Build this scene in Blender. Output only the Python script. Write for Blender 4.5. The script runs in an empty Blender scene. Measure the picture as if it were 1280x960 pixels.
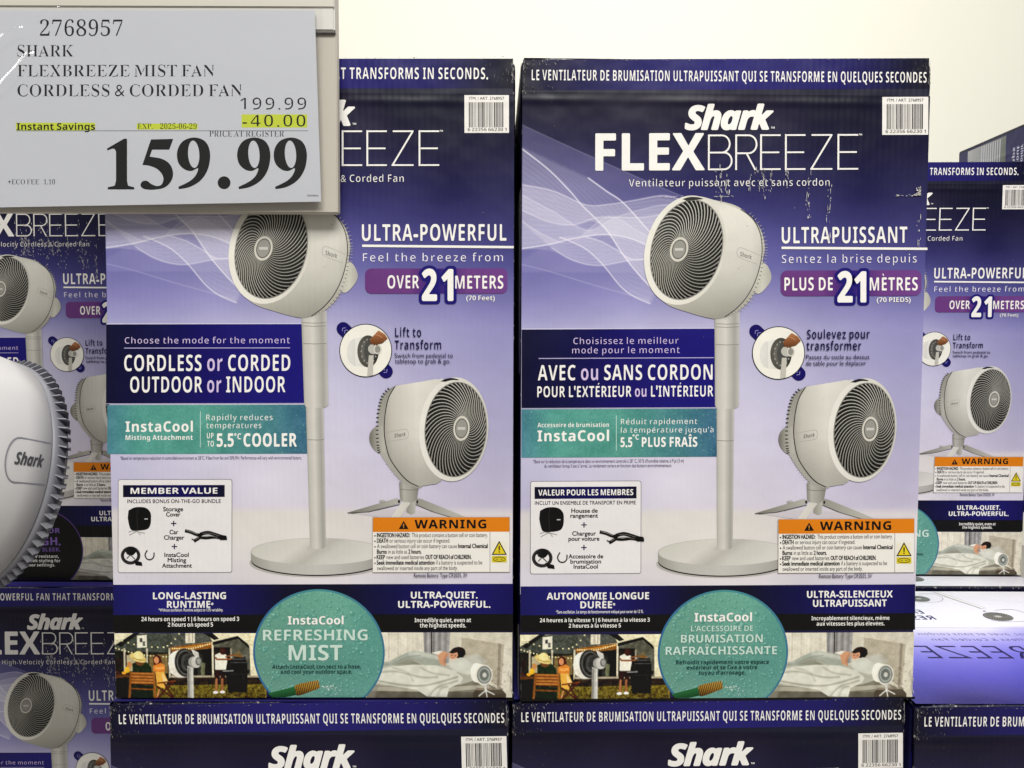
import bpy, math, random, unicodedata
import numpy as np
from mathutils import Vector, Matrix
from mathutils.geometry import tessellate_polygon
random.seed(5); rng = np.random.default_rng(5)
C = bpy.context.scene.collection
# ------------------------------------------------------------------ camera, world, lamps, exposure
OZ = 1.09                                   # eye height above the floor
sc = bpy.context.scene
cam = bpy.data.objects.new('camera', bpy.data.cameras.new('camera')); C.objects.link(cam); sc.camera = cam
cam.data.lens = 27.0; cam.data.sensor_width = 36.0; cam.data.clip_start = .02; cam.data.clip_end = 200
cam.location = (0, 0, OZ)
cam.rotation_euler = (math.radians(90-2.825), 0, 0)
cam.rotation_euler = (Matrix.Rotation(math.radians(90-2.825), 4, 'X') @ Matrix.Rotation(math.radians(.203), 4, 'Z')).to_euler()
w = bpy.data.worlds.new('World'); sc.world = w; w.use_nodes = True
w.node_tree.nodes['Background'].inputs[0].default_value = (1, .99, .97, 1)
w.node_tree.nodes['Background'].inputs[1].default_value = .32
sc.view_settings.view_transform = 'Standard'; sc.view_settings.look = 'None'
sc.view_settings.exposure = 0; sc.view_settings.gamma = 1

def area(name, loc, target, sx, sy, energy, col):
    l = bpy.data.lights.new(name, 'AREA'); l.shape = 'RECTANGLE'; l.size = sx; l.size_y = sy
    l.energy = energy; l.color = col
    o = bpy.data.objects.new(name, l); C.objects.link(o); o.location = loc
    o.rotation_euler = (Vector(target)-Vector(loc)).to_track_quat('-Z', 'Y').to_euler()
    return o
area('area_lamp', (.5, -1.9, 3.9), (.15, .9, 1.0), 3.2, 1.2, 212, (1, .985, .955))
area('area_lamp', (1.0, 1.25, 3.6), (.9, 1.1, 0), 2.4, .5, 54, (.98, .98, 1))
area('area_lamp', (.6, 2.0, 4.6), (.6, 4.2, 1.2), 5.0, .6, 100, (1, .98, .93))
area('area_lamp', (-2.5, 1.05, 2.85), (-.5, .8, 1.1), 1.3, .6, 24, (1, .99, .97))  # added lamp, placed so the sleeve's creases show bright glare streaks

# ------------------------------------------------------------------ helpers: objects
def tag(o, label, cat, group=None):
    o['label'] = label; o['category'] = cat
    if group: o['group'] = group
    return o
def empty(name, loc=(0, 0, 0), rz=0):
    o = bpy.data.objects.new(name, None); C.objects.link(o); o.location = loc; o.rotation_euler = (0, 0, rz)
    o.empty_display_size = .05
    return o
def link_mesh(name, me, mat, parent=None):
    if mat and not me.materials: me.materials.append(mat)
    o = bpy.data.objects.new(name, me); C.objects.link(o)
    if parent: o.parent = parent
    return o
def dup(root, loc, rz, label):
    r = root.copy(); C.objects.link(r); r.location = loc; r.rotation_euler = (0, 0, rz); r['label'] = label
    for ch in list(root.children):
        c = ch.copy(); C.objects.link(c); c.parent = r
        for g in list(ch.children):
            d = g.copy(); C.objects.link(d); d.parent = c
    return r

def lin(c):
    c = np.asarray(c, float)/255.
    return np.where(c <= .04045, c/12.92, ((c+.055)/1.055)**2.4)

# ------------------------------------------------------------------ materials
def nodes_of(name):
    m = bpy.data.materials.new(name); m.use_nodes = True
    nt = m.node_tree; return m, nt, nt.nodes['Principled BSDF']
def print_material(name, rough=.33, spec=.25, flute=.06, crumple=.26, fold=1.):
    m, nt, b = nodes_of(name); N = nt.nodes; L = nt.links
    at = N.new('ShaderNodeAttribute'); at.attribute_name = 'ink'
    tc = N.new('ShaderNodeTexCoord')
    g = N.new('ShaderNodeTexNoise'); g.inputs['Scale'].default_value = 900; g.inputs['Detail'].default_value = 2
    L.new(tc.outputs['Object'], g.inputs['Vector'])
    mr = N.new('ShaderNodeMapRange'); mr.inputs['To Min'].default_value = .95; mr.inputs['To Max'].default_value = 1.05
    L.new(g.outputs['Fac'], mr.inputs['Value'])
    mx = N.new('ShaderNodeMix'); mx.data_type = 'RGBA'; mx.blend_type = 'MULTIPLY'; mx.inputs['Factor'].default_value = 1
    L.new(at.outputs['Color'], mx.inputs[6]); L.new(mr.outputs[0], mx.inputs[7])
    L.new(mx.outputs[2], b.inputs['Base Color'])
    b.inputs['Roughness'].default_value = rough; b.inputs['Specular IOR Level'].default_value = spec
    wv = N.new('ShaderNodeTexWave'); wv.wave_type = 'BANDS'; wv.bands_direction = 'X'
    wv.inputs['Scale'].default_value = 45; wv.inputs['Distortion'].default_value = 1.5; wv.inputs['Detail'].default_value = 1
    L.new(tc.outputs['Object'], wv.inputs['Vector'])
    n2 = N.new('ShaderNodeTexNoise'); n2.inputs['Scale'].default_value = 9; n2.inputs['Detail'].default_value = 3
    L.new(tc.outputs['Object'], n2.inputs['Vector'])
    b1 = N.new('ShaderNodeBump'); b1.inputs['Strength'].default_value = flute; b1.inputs['Distance'].default_value = .002
    b2 = N.new('ShaderNodeBump'); b2.inputs['Strength'].default_value = crumple; b2.inputs['Distance'].default_value = .02
    L.new(wv.outputs['Fac'], b1.inputs['Height']); L.new(n2.outputs['Fac'], b2.inputs['Height'])
    sp = N.new('ShaderNodeSeparateXYZ'); L.new(tc.outputs['Object'], sp.inputs[0])
    def mth(op, a, v=None, b_=None):
        q = N.new('ShaderNodeMath'); q.operation = op; L.new(a, q.inputs[0])
        if b_ is not None: L.new(b_, q.inputs[1])
        elif v is not None: q.inputs[1].default_value = v
        return q.outputs[0]
    dz = mth('DIVIDE', mth('SUBTRACT', sp.outputs[2], .6515), .0045); ga = mth('POWER', mth('MULTIPLY', dz, b_=dz), 1.)
    ga = mth('EXPONENT', mth('MULTIPLY', ga, -1.))
    n3 = N.new('ShaderNodeTexNoise'); n3.inputs['Scale'].default_value = 7; n3.inputs['Detail'].default_value = 2; L.new(tc.outputs['Object'], n3.inputs['Vector'])
    b3 = N.new('ShaderNodeBump'); b3.inputs['Strength'].default_value = fold; b3.inputs['Distance'].default_value = .0022
    L.new(mth('MULTIPLY', ga, b_=mth('MULTIPLY', n3.outputs['Fac'], b_=n3.outputs['Fac'])), b3.inputs['Height'])
    L.new(b1.outputs[0], b2.inputs['Normal']); L.new(b2.outputs[0], b3.inputs['Normal']); L.new(b3.outputs[0], b.inputs['Normal'])
    rr = N.new('ShaderNodeMapRange'); rr.inputs['To Min'].default_value = rough-.08; rr.inputs['To Max'].default_value = rough+.12
    L.new(n2.outputs['Fac'], rr.inputs['Value']); L.new(rr.outputs[0], b.inputs['Roughness'])
    return m
M_PRINT = print_material('printed carton')
M_PAPER = print_material('printed paper', .6, .2, 0, .08, 0)
def plain(name, col, rough=.5, spec=.4, bump=0, bscale=40, var=.06, vscale=6, metal=0):
    m, nt, b = nodes_of(name); N = nt.nodes; L = nt.links
    tc = N.new('ShaderNodeTexCoord'); n = N.new('ShaderNodeTexNoise'); n.inputs['Scale'].default_value = vscale
    n.inputs['Detail'].default_value = 5; L.new(tc.outputs['Object'], n.inputs['Vector'])
    mr = N.new('ShaderNodeMapRange'); mr.inputs['To Min'].default_value = 1-var; mr.inputs['To Max'].default_value = 1+var
    L.new(n.outputs['Fac'], mr.inputs['Value'])
    mx = N.new('ShaderNodeMix'); mx.data_type = 'RGBA'; mx.blend_type = 'MULTIPLY'; mx.inputs['Factor'].default_value = 1
    mx.inputs[6].default_value = (*lin(col), 1); L.new(mr.outputs[0], mx.inputs[7]); L.new(mx.outputs[2], b.inputs['Base Color'])
    b.inputs['Roughness'].default_value = rough; b.inputs['Specular IOR Level'].default_value = spec; b.inputs['Metallic'].default_value = metal
    if bump:
        n2 = N.new('ShaderNodeTexNoise'); n2.inputs['Scale'].default_value = bscale; n2.inputs['Detail'].default_value = 4
        L.new(tc.outputs['Object'], n2.inputs['Vector'])
        bp = N.new('ShaderNodeBump'); bp.inputs['Strength'].default_value = bump; bp.inputs['Distance'].default_value = .003
        L.new(n2.outputs['Fac'], bp.inputs['Height']); L.new(bp.outputs[0], b.inputs['Normal'])
    return m

# ------------------------------------------------------------------ helpers: ink (flat printing as coloured geometry)
def homog(src, dst):
    A = []; B = []
    for (x, y), (u, v) in zip(src, dst):
        A.append([x, y, 1, 0, 0, 0, -u*x, -u*y]); B.append(u)
        A.append([0, 0, 0, x, y, 1, -v*x, -v*y]); B.append(v)
    return np.append(np.linalg.solve(np.array(A, float), np.array(B, float)), 1).reshape(3, 3)
W, H, DP = .44, .696, .398
RECT = [(0, H), (W, H), (W, 0), (0, 0)]
MAP_FR = homog([(651, 68), (1164, 76), (1142, 873), (650, 873.5)], RECT)
MAP_EN = homog([(124, 73), (646, 77), (641, 876), (144, 875)], RECT)
MAP_UV = homog([(651, 68), (1164, 68), (1164, 874), (651, 874)], RECT)     # straightened layout, same units
MM = np.diag([.001, .001, 1.])
def apply(M, P):
    P = np.asarray(P, float); q = np.c_[P, np.ones(len(P))] @ M.T
    return q[:, :2]/q[:, 2:]
INKK = .86
def ink(c):
    return np.clip(lin(c)**1.08*INKK*1.02-.0065, .0012, .9)

class Art:
    """one flat printed part: polygons with a colour per vertex, stacked in hair-thin layers"""
    def __init__(s, M, base=1, z=.00005):
        s.M = M; s.v = []; s.c = []; s.f = []; s.n = 0; s.l = base; s.z = z
    def up(s, k=1): s.l += k; return s
    def add(s, P, F, col):
        if len(P) == 0: return
        q = apply(s.M, P)
        s.v.append(np.c_[q[:, 0], np.full(len(q), -s.l*s.z), q[:, 1]])
        col = np.asarray(col, float)
        if col.ndim == 1: col = np.tile(col, (len(q), 1))
        s.c.append(ink(col)); s.f += [tuple(i+s.n for i in f) for f in F]; s.n += len(q)
    def poly(s, pts, col):
        t = tessellate_polygon([[Vector((p[0], p[1], 0)) for p in pts]])
        s.add(pts, [tuple(x) for x in t], col)
    def quad(s, pts, cols): s.add(pts, [(0, 1, 2, 3)], cols)
    def rect(s, x0, y0, x1, y1, col, col2=None, vert=False):
        cs = col if col2 is None else ([col, col, col2, col2] if vert else [col, col2, col2, col])
        s.quad([(x0, y0), (x1, y0), (x1, y1), (x0, y1)], cs)
    def contours(s, cs, col, step):
        sg = np.concatenate([np.stack([np.array(c, float), np.roll(np.array(c, float), -1, 0)], 1) for c in cs]); p = sg.reshape(-1, 2)
        xs = np.arange(p[:, 0].min()-step, p[:, 0].max()+2*step, step); ys = np.arange(p[:, 1].min()-step, p[:, 1].max()+2*step, step)
        X, Y = np.meshgrid(xs, ys); V, F = march(sdf(X, Y, sg), xs, ys); s.add(V, F, col)
    def hband(s, y0, y1, xs, cols):                   # horizontal band with several colour stops
        P = []; cc = []
        for x, c in zip(xs, cols): P += [(x, y0), (x, y1)]; cc += [c, c]
        s.add(P, [(2*i, 2*i+2, 2*i+3, 2*i+1) for i in range(len(xs)-1)], cc)
    def rrect(s, x0, y0, x1, y1, r, col, col2=None):
        P = []
        for cx, cy, a in ((x1-r, y0+r, -90), (x1-r, y1-r, 0), (x0+r, y1-r, 90), (x0+r, y0+r, 180)):
            for k in range(7):
                t = math.radians(a+15*k); P.append((cx+r*math.cos(t), cy+r*math.sin(t)))
        if col2 is None: s.add(P, [tuple(range(len(P)))], col)
        else:
            f = np.clip((np.array(P)[:, 0]-x0)/(x1-x0), 0, 1)[:, None]
            s.add(P, [tuple(range(len(P)))], np.array(col)*(1-f)+np.array(col2)*f)
    def ell(s, cx, cy, rx, ry, col, rot=0, n=48, col2=None):
        t = np.linspace(0, 2*math.pi, n, endpoint=False); c, q = math.cos(rot), math.sin(rot)
        x, y = rx*np.cos(t), ry*np.sin(t)
        P = np.c_[cx+x*c-y*q, cy+x*q+y*c]
        if col2 is not None:
            P = np.r_[[(cx, cy)], P]; s.add(P, [(0, 1+i, 1+(i+1) % n) for i in range(n)], [col]+[col2]*n)
        else: s.add(P, [tuple(range(n))], col)
    def stroke(s, pts, wd, col, closed=False):
        p = np.asarray(pts, float); n = len(p)
        if closed: t = np.roll(p, -1, 0)-np.roll(p, 1, 0)
        else: t = np.gradient(p, axis=0)
        t /= np.linalg.norm(t, axis=1)[:, None]+1e-9; nn = np.c_[-t[:, 1], t[:, 0]]
        wd = np.broadcast_to(np.asarray(wd, float), (n,))[:, None]/2
        P = np.empty((2*n, 2)); P[0::2] = p+nn*wd; P[1::2] = p-nn*wd
        F = [(2*i, 2*i+2, 2*i+3, 2*i+1) for i in range(n-1)]
        if closed: F.append((2*n-2, 0, 1, 2*n-1))
        col = np.asarray(col, float)
        if col.ndim == 2: col = np.repeat(col, 2, 0)
        s.add(P, F, col)
    def shape(s, pts, shade, step=1.5):               # outline filled with a shading function
        p = np.asarray(pts, float); x0, y0 = p.min(0)-step; x1, y1 = p.max(0)+step
        xs = np.arange(x0, x1+step, step); ys = np.arange(y0, y1+step, step)
        X, Y = np.meshgrid(xs, ys)
        S = sdf(X, Y, np.stack([p, np.roll(p, -1, 0)], 1))
        V, F = march(S, xs, ys, merge=False)
        V = np.array(V); s.add(V, F, shade(V[:, 0], V[:, 1]))
    def raster(s, R):
        h, wd = R.X.shape
        P = np.c_[R.X.ravel(), R.Y.ravel()]
        i = (np.arange(h-1)[:, None]*wd+np.arange(wd-1)).ravel()
        s.add(P, list(zip(i.tolist(), (i+1).tolist(), (i+wd+1).tolist(), (i+wd).tolist())), R.I.reshape(-1, 3))
    def mesh(s, name):
        me = bpy.data.meshes.new(name); V = np.concatenate(s.v); Cc = np.concatenate(s.c)
        me.from_pydata(V.tolist(), [], s.f)
        a = me.color_attributes.new('ink', 'FLOAT_COLOR', 'POINT')
        a.data.foreach_set('color', np.c_[Cc, np.ones(len(Cc))].astype(np.float32).ravel())
        me.materials.append(M_PRINT); return me

def sdf(X, Y, segs):
    """signed distance (positive inside, even-odd) to a set of edges"""
    sh = X.shape; x = X.ravel(); y = Y.ravel(); d2 = np.full(x.shape, 1e9); ins = np.zeros(x.shape, bool)
    for (ax, ay), (bx, by) in segs:
        ex, ey = bx-ax, by-ay; L = ex*ex+ey*ey
        if L < 1e-14: continue
        t = np.clip(((x-ax)*ex+(y-ay)*ey)/L, 0, 1)
        d2 = np.minimum(d2, (ax+t*ex-x)**2+(ay+t*ey-y)**2)
        if ay != by:
            c = (ay > y) != (by > y)
            ins ^= c & (x < ex*(y-ay)/ey+ax)
    d = np.sqrt(d2); return np.where(ins, d, -d).reshape(sh)
def march(S, xs, ys, merge=True):
    V = []; F = []; pos = S > 0
    cnt = pos[:-1, :-1].astype(int)+pos[:-1, 1:]+pos[1:, 1:]+pos[1:, :-1]
    for j in range(S.shape[0]-1):
        row = cnt[j]; i = 0; n = len(row)
        if not row.any(): continue
        while i < n:
            k = row[i]
            if k == 0: i += 1; continue
            if k == 4:
                e = i+1
                if merge:
                    while e < n and row[e] == 4: e += 1
                b = len(V); V += [(xs[i], ys[j]), (xs[e], ys[j]), (xs[e], ys[j+1]), (xs[i], ys[j+1])]
                F.append((b, b+1, b+2, b+3)); i = e; continue
            cs = ((i, j), (i+1, j), (i+1, j+1), (i, j+1)); b = len(V)
            for q in range(4):
                (ia, ja), (ib, jb) = cs[q], cs[(q+1) % 4]; sa, sb = S[ja, ia], S[jb, ib]
                if sa > 0: V.append((xs[ia], ys[ja]))
                if (sa > 0) != (sb > 0):
                    t = sa/(sa-sb); V.append((xs[ia]+(xs[ib]-xs[ia])*t, ys[ja]+(ys[jb]-ys[ja])*t))
            F.append(tuple(range(b, len(V)))); i += 1
    return V, F

# ------------------------------------------------------------------ lettering
def conv(ch, st):
    o = ord(ch); U, Lw, D = {'b': (0x1D5D4, 0x1D5EE, 0x1D7EC), 's': (0x1D400, 0x1D41A, 0x1D7CE),
                              'i': (0x1D63C, 0x1D656, 0x1D7EC), 'l': (65, 97, 48)}[st]
    if 65 <= o <= 90: return chr(U+o-65)
    if 97 <= o <= 122: return chr(Lw+o-97)
    if 48 <= o <= 57: return chr(D+o-48)
    return ch
def raw(body):
    cu = bpy.data.curves.new('t', 'FONT'); cu.body = body; cu.resolution_u = 5
    ob = bpy.data.objects.new('t', cu); me = bpy.data.meshes.new_from_object(ob)
    v = np.array([x.co[:2] for x in me.vertices]) if len(me.vertices) else np.zeros((0, 2))
    n = {}
    for p in me.polygons:
        for k in p.edge_keys: n[k] = n.get(k, 0)+1
    e = [k for k, c in n.items() if c == 1]
    bpy.data.objects.remove(ob); bpy.data.curves.remove(cu); bpy.data.meshes.remove(me)
    return v, (np.array([[v[a], v[b]] for a, b in e]) if e else np.zeros((0, 2, 2)))
_g = {}; _cap = {}; _m = {}
def glyph(ch, st):
    """outline edges (cap height 1) and advance"""
    if (ch, st) in _g: return _g[ch, st]
    if st not in _cap:
        v, _ = raw(conv('H', st)); _cap[st] = np.ptp(v[:, 1])
    k = _cap[st]; h = conv('H', st)
    wid = lambda t: np.ptp(raw(t)[0][:, 0])
    if ch == ' ': r = (np.zeros((0, 2, 2)), .30 if st != 'l' else .34)
    else:
        nf = unicodedata.normalize('NFD', ch); b = conv(nf[0], st)
        adv = wid(h+b+h)-wid(h+h); v, e = raw(b); hx = raw(h)[0][:, 0].min()
        lsb = raw(h+b)[0]
        e = e/k
        if len(nf) > 1 and unicodedata.combining(nf[1]):
            cx = (v[:, 0].min()+v[:, 0].max())/2/k; y = 1.1 if ch.isupper() else .86
            dx = {'\u0301': [(-.02, 0), (.14, .22), (.32, .22), (.12, 0)], '\u0300': [(.02, 0), (-.14, .22), (-.32, .22), (-.12, 0)],
                  '\u0302': [(-.3, 0), (-.08, .24), (.08, .24), (.3, 0), (.14, 0), (0, .13), (-.14, 0)]}.get(nf[1])
            if dx:
                p = np.array(dx)*.85+[cx, y]; e = np.concatenate([e, np.stack([p, np.roll(p, -1, 0)], 1)])
        r = (e, adv/k)
    _g[ch, st] = r; return r
def gmesh(ch, st, asp, wt, res, ysq):
    key = (ch, st, round(asp, 3), wt, res, ysq)
    if key in _m: return _m[key]
    e, _ = glyph(ch, st)
    if len(e) == 0: r = ([], [])
    else:
        if st in 'bi' and not ch.isalnum() and ch not in 'ÉÈÎéèà': wt = wt+.035
        if st == 's' and not ch.isalnum(): wt = -.02 if ch == '&' else .0
        e = e*[asp, 1]; stp = 1./res; m = abs(wt)+2*stp
        lo = e.reshape(-1, 2).min(0)-m; hi = e.reshape(-1, 2).max(0)+m
        xs = np.arange(lo[0], hi[0]+stp, stp); ys = np.arange(lo[1], hi[1]+stp, stp)
        X, Y = np.meshgrid(xs, ys)
        q = np.array([1., ysq])
        S = sdf(X, Y*ysq, e*q)
        if wt < 0:                                               # slimmer stems, hairlines kept
            k = max(1, int(round(.08*res))); Lm = S.copy()
            for dj in range(-k, k+1):
                for di in range(-k, k+1): Lm = np.maximum(Lm, np.roll(np.roll(S, dj, 0), di, 1))
            a0, a1 = (.03, .6) if st == 's' else (.032, .72)
            S = S-np.minimum(-wt, np.maximum(np.maximum((Lm-a0)*a1, .1*Lm), 0))
        else: S = S+wt
        V, F = march(S, xs, ys); r = (np.array(V), F)
    _m[key] = r; return r
def text(A, s, x0, x1, y, cap, col, st='b', wt=0., shear=0., track=0., ysq=1., flip=False, fixed=None, cols=None, slope=0.):
    """letters between x0 and x1 on base line y, capitals cap tall"""
    adv = [glyph(c, st)[1]+track for c in s]; e0 = glyph(s[0], st)[0]; e1 = glyph(s[-1], st)[0]
    l0 = e0[:, :, 0].min(); r1 = e1[:, :, 0].max()
    nat = sum(adv[:-1])+r1-l0
    asp = fixed if fixed else ((x1-x0)/cap)/nat
    if fixed and x1 is None: x1 = x0+nat*asp*cap
    res = 14 if cap < 5.1 else 16 if cap < 9 else 20 if cap < 18 else 26 if cap < 40 else 44
    if wt < -.025 and res < 20: res = 20
    x = -l0
    for i, c in enumerate(s):
        V, F = gmesh(c, st, asp, wt, res, ysq)
        if len(F):
            gx = (x*asp+V[:, 0]+V[:, 1]*shear)*cap; gy = V[:, 1]*cap
            if flip: P = np.c_[x1-gx, y+gy]
            else: P = np.c_[x0+gx, y-gy+slope*gx]
            A.add(P, F, cols[i] if cols is not None else col)
        x += adv[i]
def ctext(A, s, cx, y, cap, col, asp, st='b', **k):
    nat = sum(glyph(c, st)[1]+k.get('track', 0.) for c in s)*asp*cap
    text(A, s, cx-nat/2, cx+nat/2, y, cap, col, st, **k)

# ------------------------------------------------------------------ painted rasters (soft printed pictures)
def vnoise(X, Y, sc_, seed=0):
    r = np.random.default_rng(seed).random((64, 64)); x = X/sc_; y = Y/sc_
    i = np.floor(x).astype(int); j = np.floor(y).astype(int); fx = x-i; fy = y-j
    fx = fx*fx*(3-2*fx); fy = fy*fy*(3-2*fy); g = lambda a, b: r[b % 64, a % 64]
    return (g(i, j)*(1-fx)+g(i+1, j)*fx)*(1-fy)+(g(i, j+1)*(1-fx)+g(i+1, j+1)*fx)*fy
class Ras:
    def __init__(s, x0, y0, x1, y1, step, col=(0, 0, 0)):
        nx = int(round((x1-x0)/step))+1; ny = int(round((y1-y0)/step))+1; s.step = step
        s.X, s.Y = np.meshgrid(np.linspace(x0, x1, nx), np.linspace(y0, y1, ny))
        s.I = np.zeros(s.X.shape+(3,))+np.array(col, float)
    def win(s, lo, hi):
        i0, i1 = np.searchsorted(s.X[0], [lo[0], hi[0]]); j0, j1 = np.searchsorted(s.Y[:, 0], [lo[1], hi[1]])
        return slice(j0, j1), slice(i0, i1)
    def mix(s, w_, a, col):
        a = a[..., None]; col = np.asarray(col, float)
        s.I[w_] = s.I[w_]*(1-a)+col*a
    def poly(s, pts, col, a=1., soft=None, grad=None):
        soft = soft or s.step; p = np.asarray(pts, float); w_ = s.win(p.min(0)-soft*2, p.max(0)+soft*2)
        X, Y = s.X[w_], s.Y[w_]
        if X.size == 0: return
        S = sdf(X, Y, np.stack([p, np.roll(p, -1, 0)], 1)); al = np.clip(.5+S/soft, 0, 1)*a
        if grad is not None:
            f = np.clip((Y-p[:, 1].min())/(np.ptp(p[:, 1])+1e-6), 0, 1)[..., None]; col = np.array(col)*(1-f)+np.array(grad)*f
        s.mix(w_, al, col)
    def ell(s, cx, cy, rx, ry, col, a=1., soft=None, rot=0):
        soft = soft or s.step; r = max(rx, ry)+soft*2; w_ = s.win((cx-r, cy-r), (cx+r, cy+r)); X, Y = s.X[w_]-cx, s.Y[w_]-cy
        if X.size == 0: return
        c, q = math.cos(rot), math.sin(rot); u = X*c+Y*q; v = -X*q+Y*c
        d = (1-np.sqrt((u/rx)**2+(v/ry)**2))*min(rx, ry); s.mix(w_, np.clip(.5+d/soft, 0, 1)*a, col)
    def line(s, pts, wd, col, a=1., soft=None):
        soft = soft or s.step; p = np.asarray(pts, float); m = wd+soft*2; w_ = s.win(p.min(0)-m, p.max(0)+m); X, Y = s.X[w_], s.Y[w_]
        if X.size == 0: return
        d2 = np.full(X.shape, 1e9)
        for (ax, ay), (bx, by) in zip(p[:-1], p[1:]):
            ex, ey = bx-ax, by-ay; t = np.clip(((X-ax)*ex+(Y-ay)*ey)/(ex*ex+ey*ey+1e-9), 0, 1)
            d2 = np.minimum(d2, (ax+t*ex-X)**2+(ay+t*ey-Y)**2)
        s.mix(w_, np.clip(.5+(wd/2-np.sqrt(d2))/soft, 0, 1)*a, col)
    def noise(s, sc_, amp, seed=0, mask=None):
        n = (vnoise(s.X, s.Y, sc_, seed)-.5)*2*amp
        if mask is not None: n = n*mask
        s.I = np.clip(s.I+n[..., None], 0, 255)
def spl(pts, n=10):
    p = np.array([pts[0]]+list(pts)+[pts[-1]], float); out = []
    for i in range(1, len(p)-2):
        for t in np.linspace(0, 1, n, endpoint=False):
            a, b, c, d = p[i-1], p[i], p[i+1], p[i+2]
            out.append(.5*((2*b)+(c-a)*t+(2*a-5*b+4*c-d)*t*t+(3*b-3*c+d-a)*t**3))
    out.append(p[-2]); return np.array(out)

WHITE = (243, 240, 234); LILAC = (214, 196, 228); NAVY = (38, 33, 112); DNAVY = (27, 24, 52); INKD = (30, 26, 74); BLACK = (14, 13, 16)
# ------------------------------------------------------------------ front artwork shared by every carton
_ys = np.array([68, 115, 170, 230, 280, 320, 360, 400, 470, 560, 624, 633, 660, 735, 880.])
_bg = np.array([[(30, 28, 46), (33, 29, 50), (26, 25, 48)], [(32, 29, 47), (35, 30, 50), (28, 26, 50)], [(46, 43, 78), (38, 36, 68), (34, 32, 62)],
 [(86, 83, 132), (56, 54, 108), (45, 43, 86)], [(104, 101, 164), (84, 81, 150), (68, 65, 126)], [(108, 105, 174), (108, 105, 176), (88, 85, 156)],
 [(136, 132, 192), (154, 150, 204), (118, 114, 178)], [(176, 172, 216), (194, 189, 223), (150, 146, 200)],
 [(198, 194, 225), (207, 202, 228), (172, 167, 210)],
 [(203, 198, 226), (221, 215, 232), (190, 184, 216)], [(196, 190, 220), (221, 214, 226), (200, 192, 216)], [(220, 214, 214), (227, 221, 214), (220, 212, 216)],
 [(226, 220, 217), (233, 227, 220), (226, 220, 221)], [(214, 209, 224), (224, 218, 222), (206, 200, 220)], [(214, 209, 224), (224, 218, 222), (206, 200, 220)]], float)
def bg(X, Y):
    X = np.asarray(X, float); Y = np.asarray(Y, float); u = np.clip((X-651)/513, 0, 1)
    out = np.empty(X.shape+(3,))
    for k in range(3):
        a, b, c = (np.interp(Y, _ys, _bg[:, i, k]) for i in range(3))
        f1 = np.clip(u/.45, 0, 1); f2 = np.clip((u-.45)/.55, 0, 1)
        f1 = f1*f1*(3-2*f1); f2 = f2*f2*(3-2*f2)
        out[..., k] = np.where(u < .45, a+(b-a)*f1, b+(c-b)*f2)
    gr = out.mean(-1, keepdims=True); out = gr+(out-gr)*np.interp(Y, [240, 330], [.93, .82])[..., None]
    out += ((vnoise(X, Y*.8, 60, 3)-.5)*14)[..., None]
    return out
def make_front(kind):
    A = Art(MAP_UV, 1); R = Ras(652.5, 110, 1162.5, 736, 3.2); R.I = bg(R.X, R.Y); A.raster(R); add_scuffs(A, kind); return A.mesh('front_panel')
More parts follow.
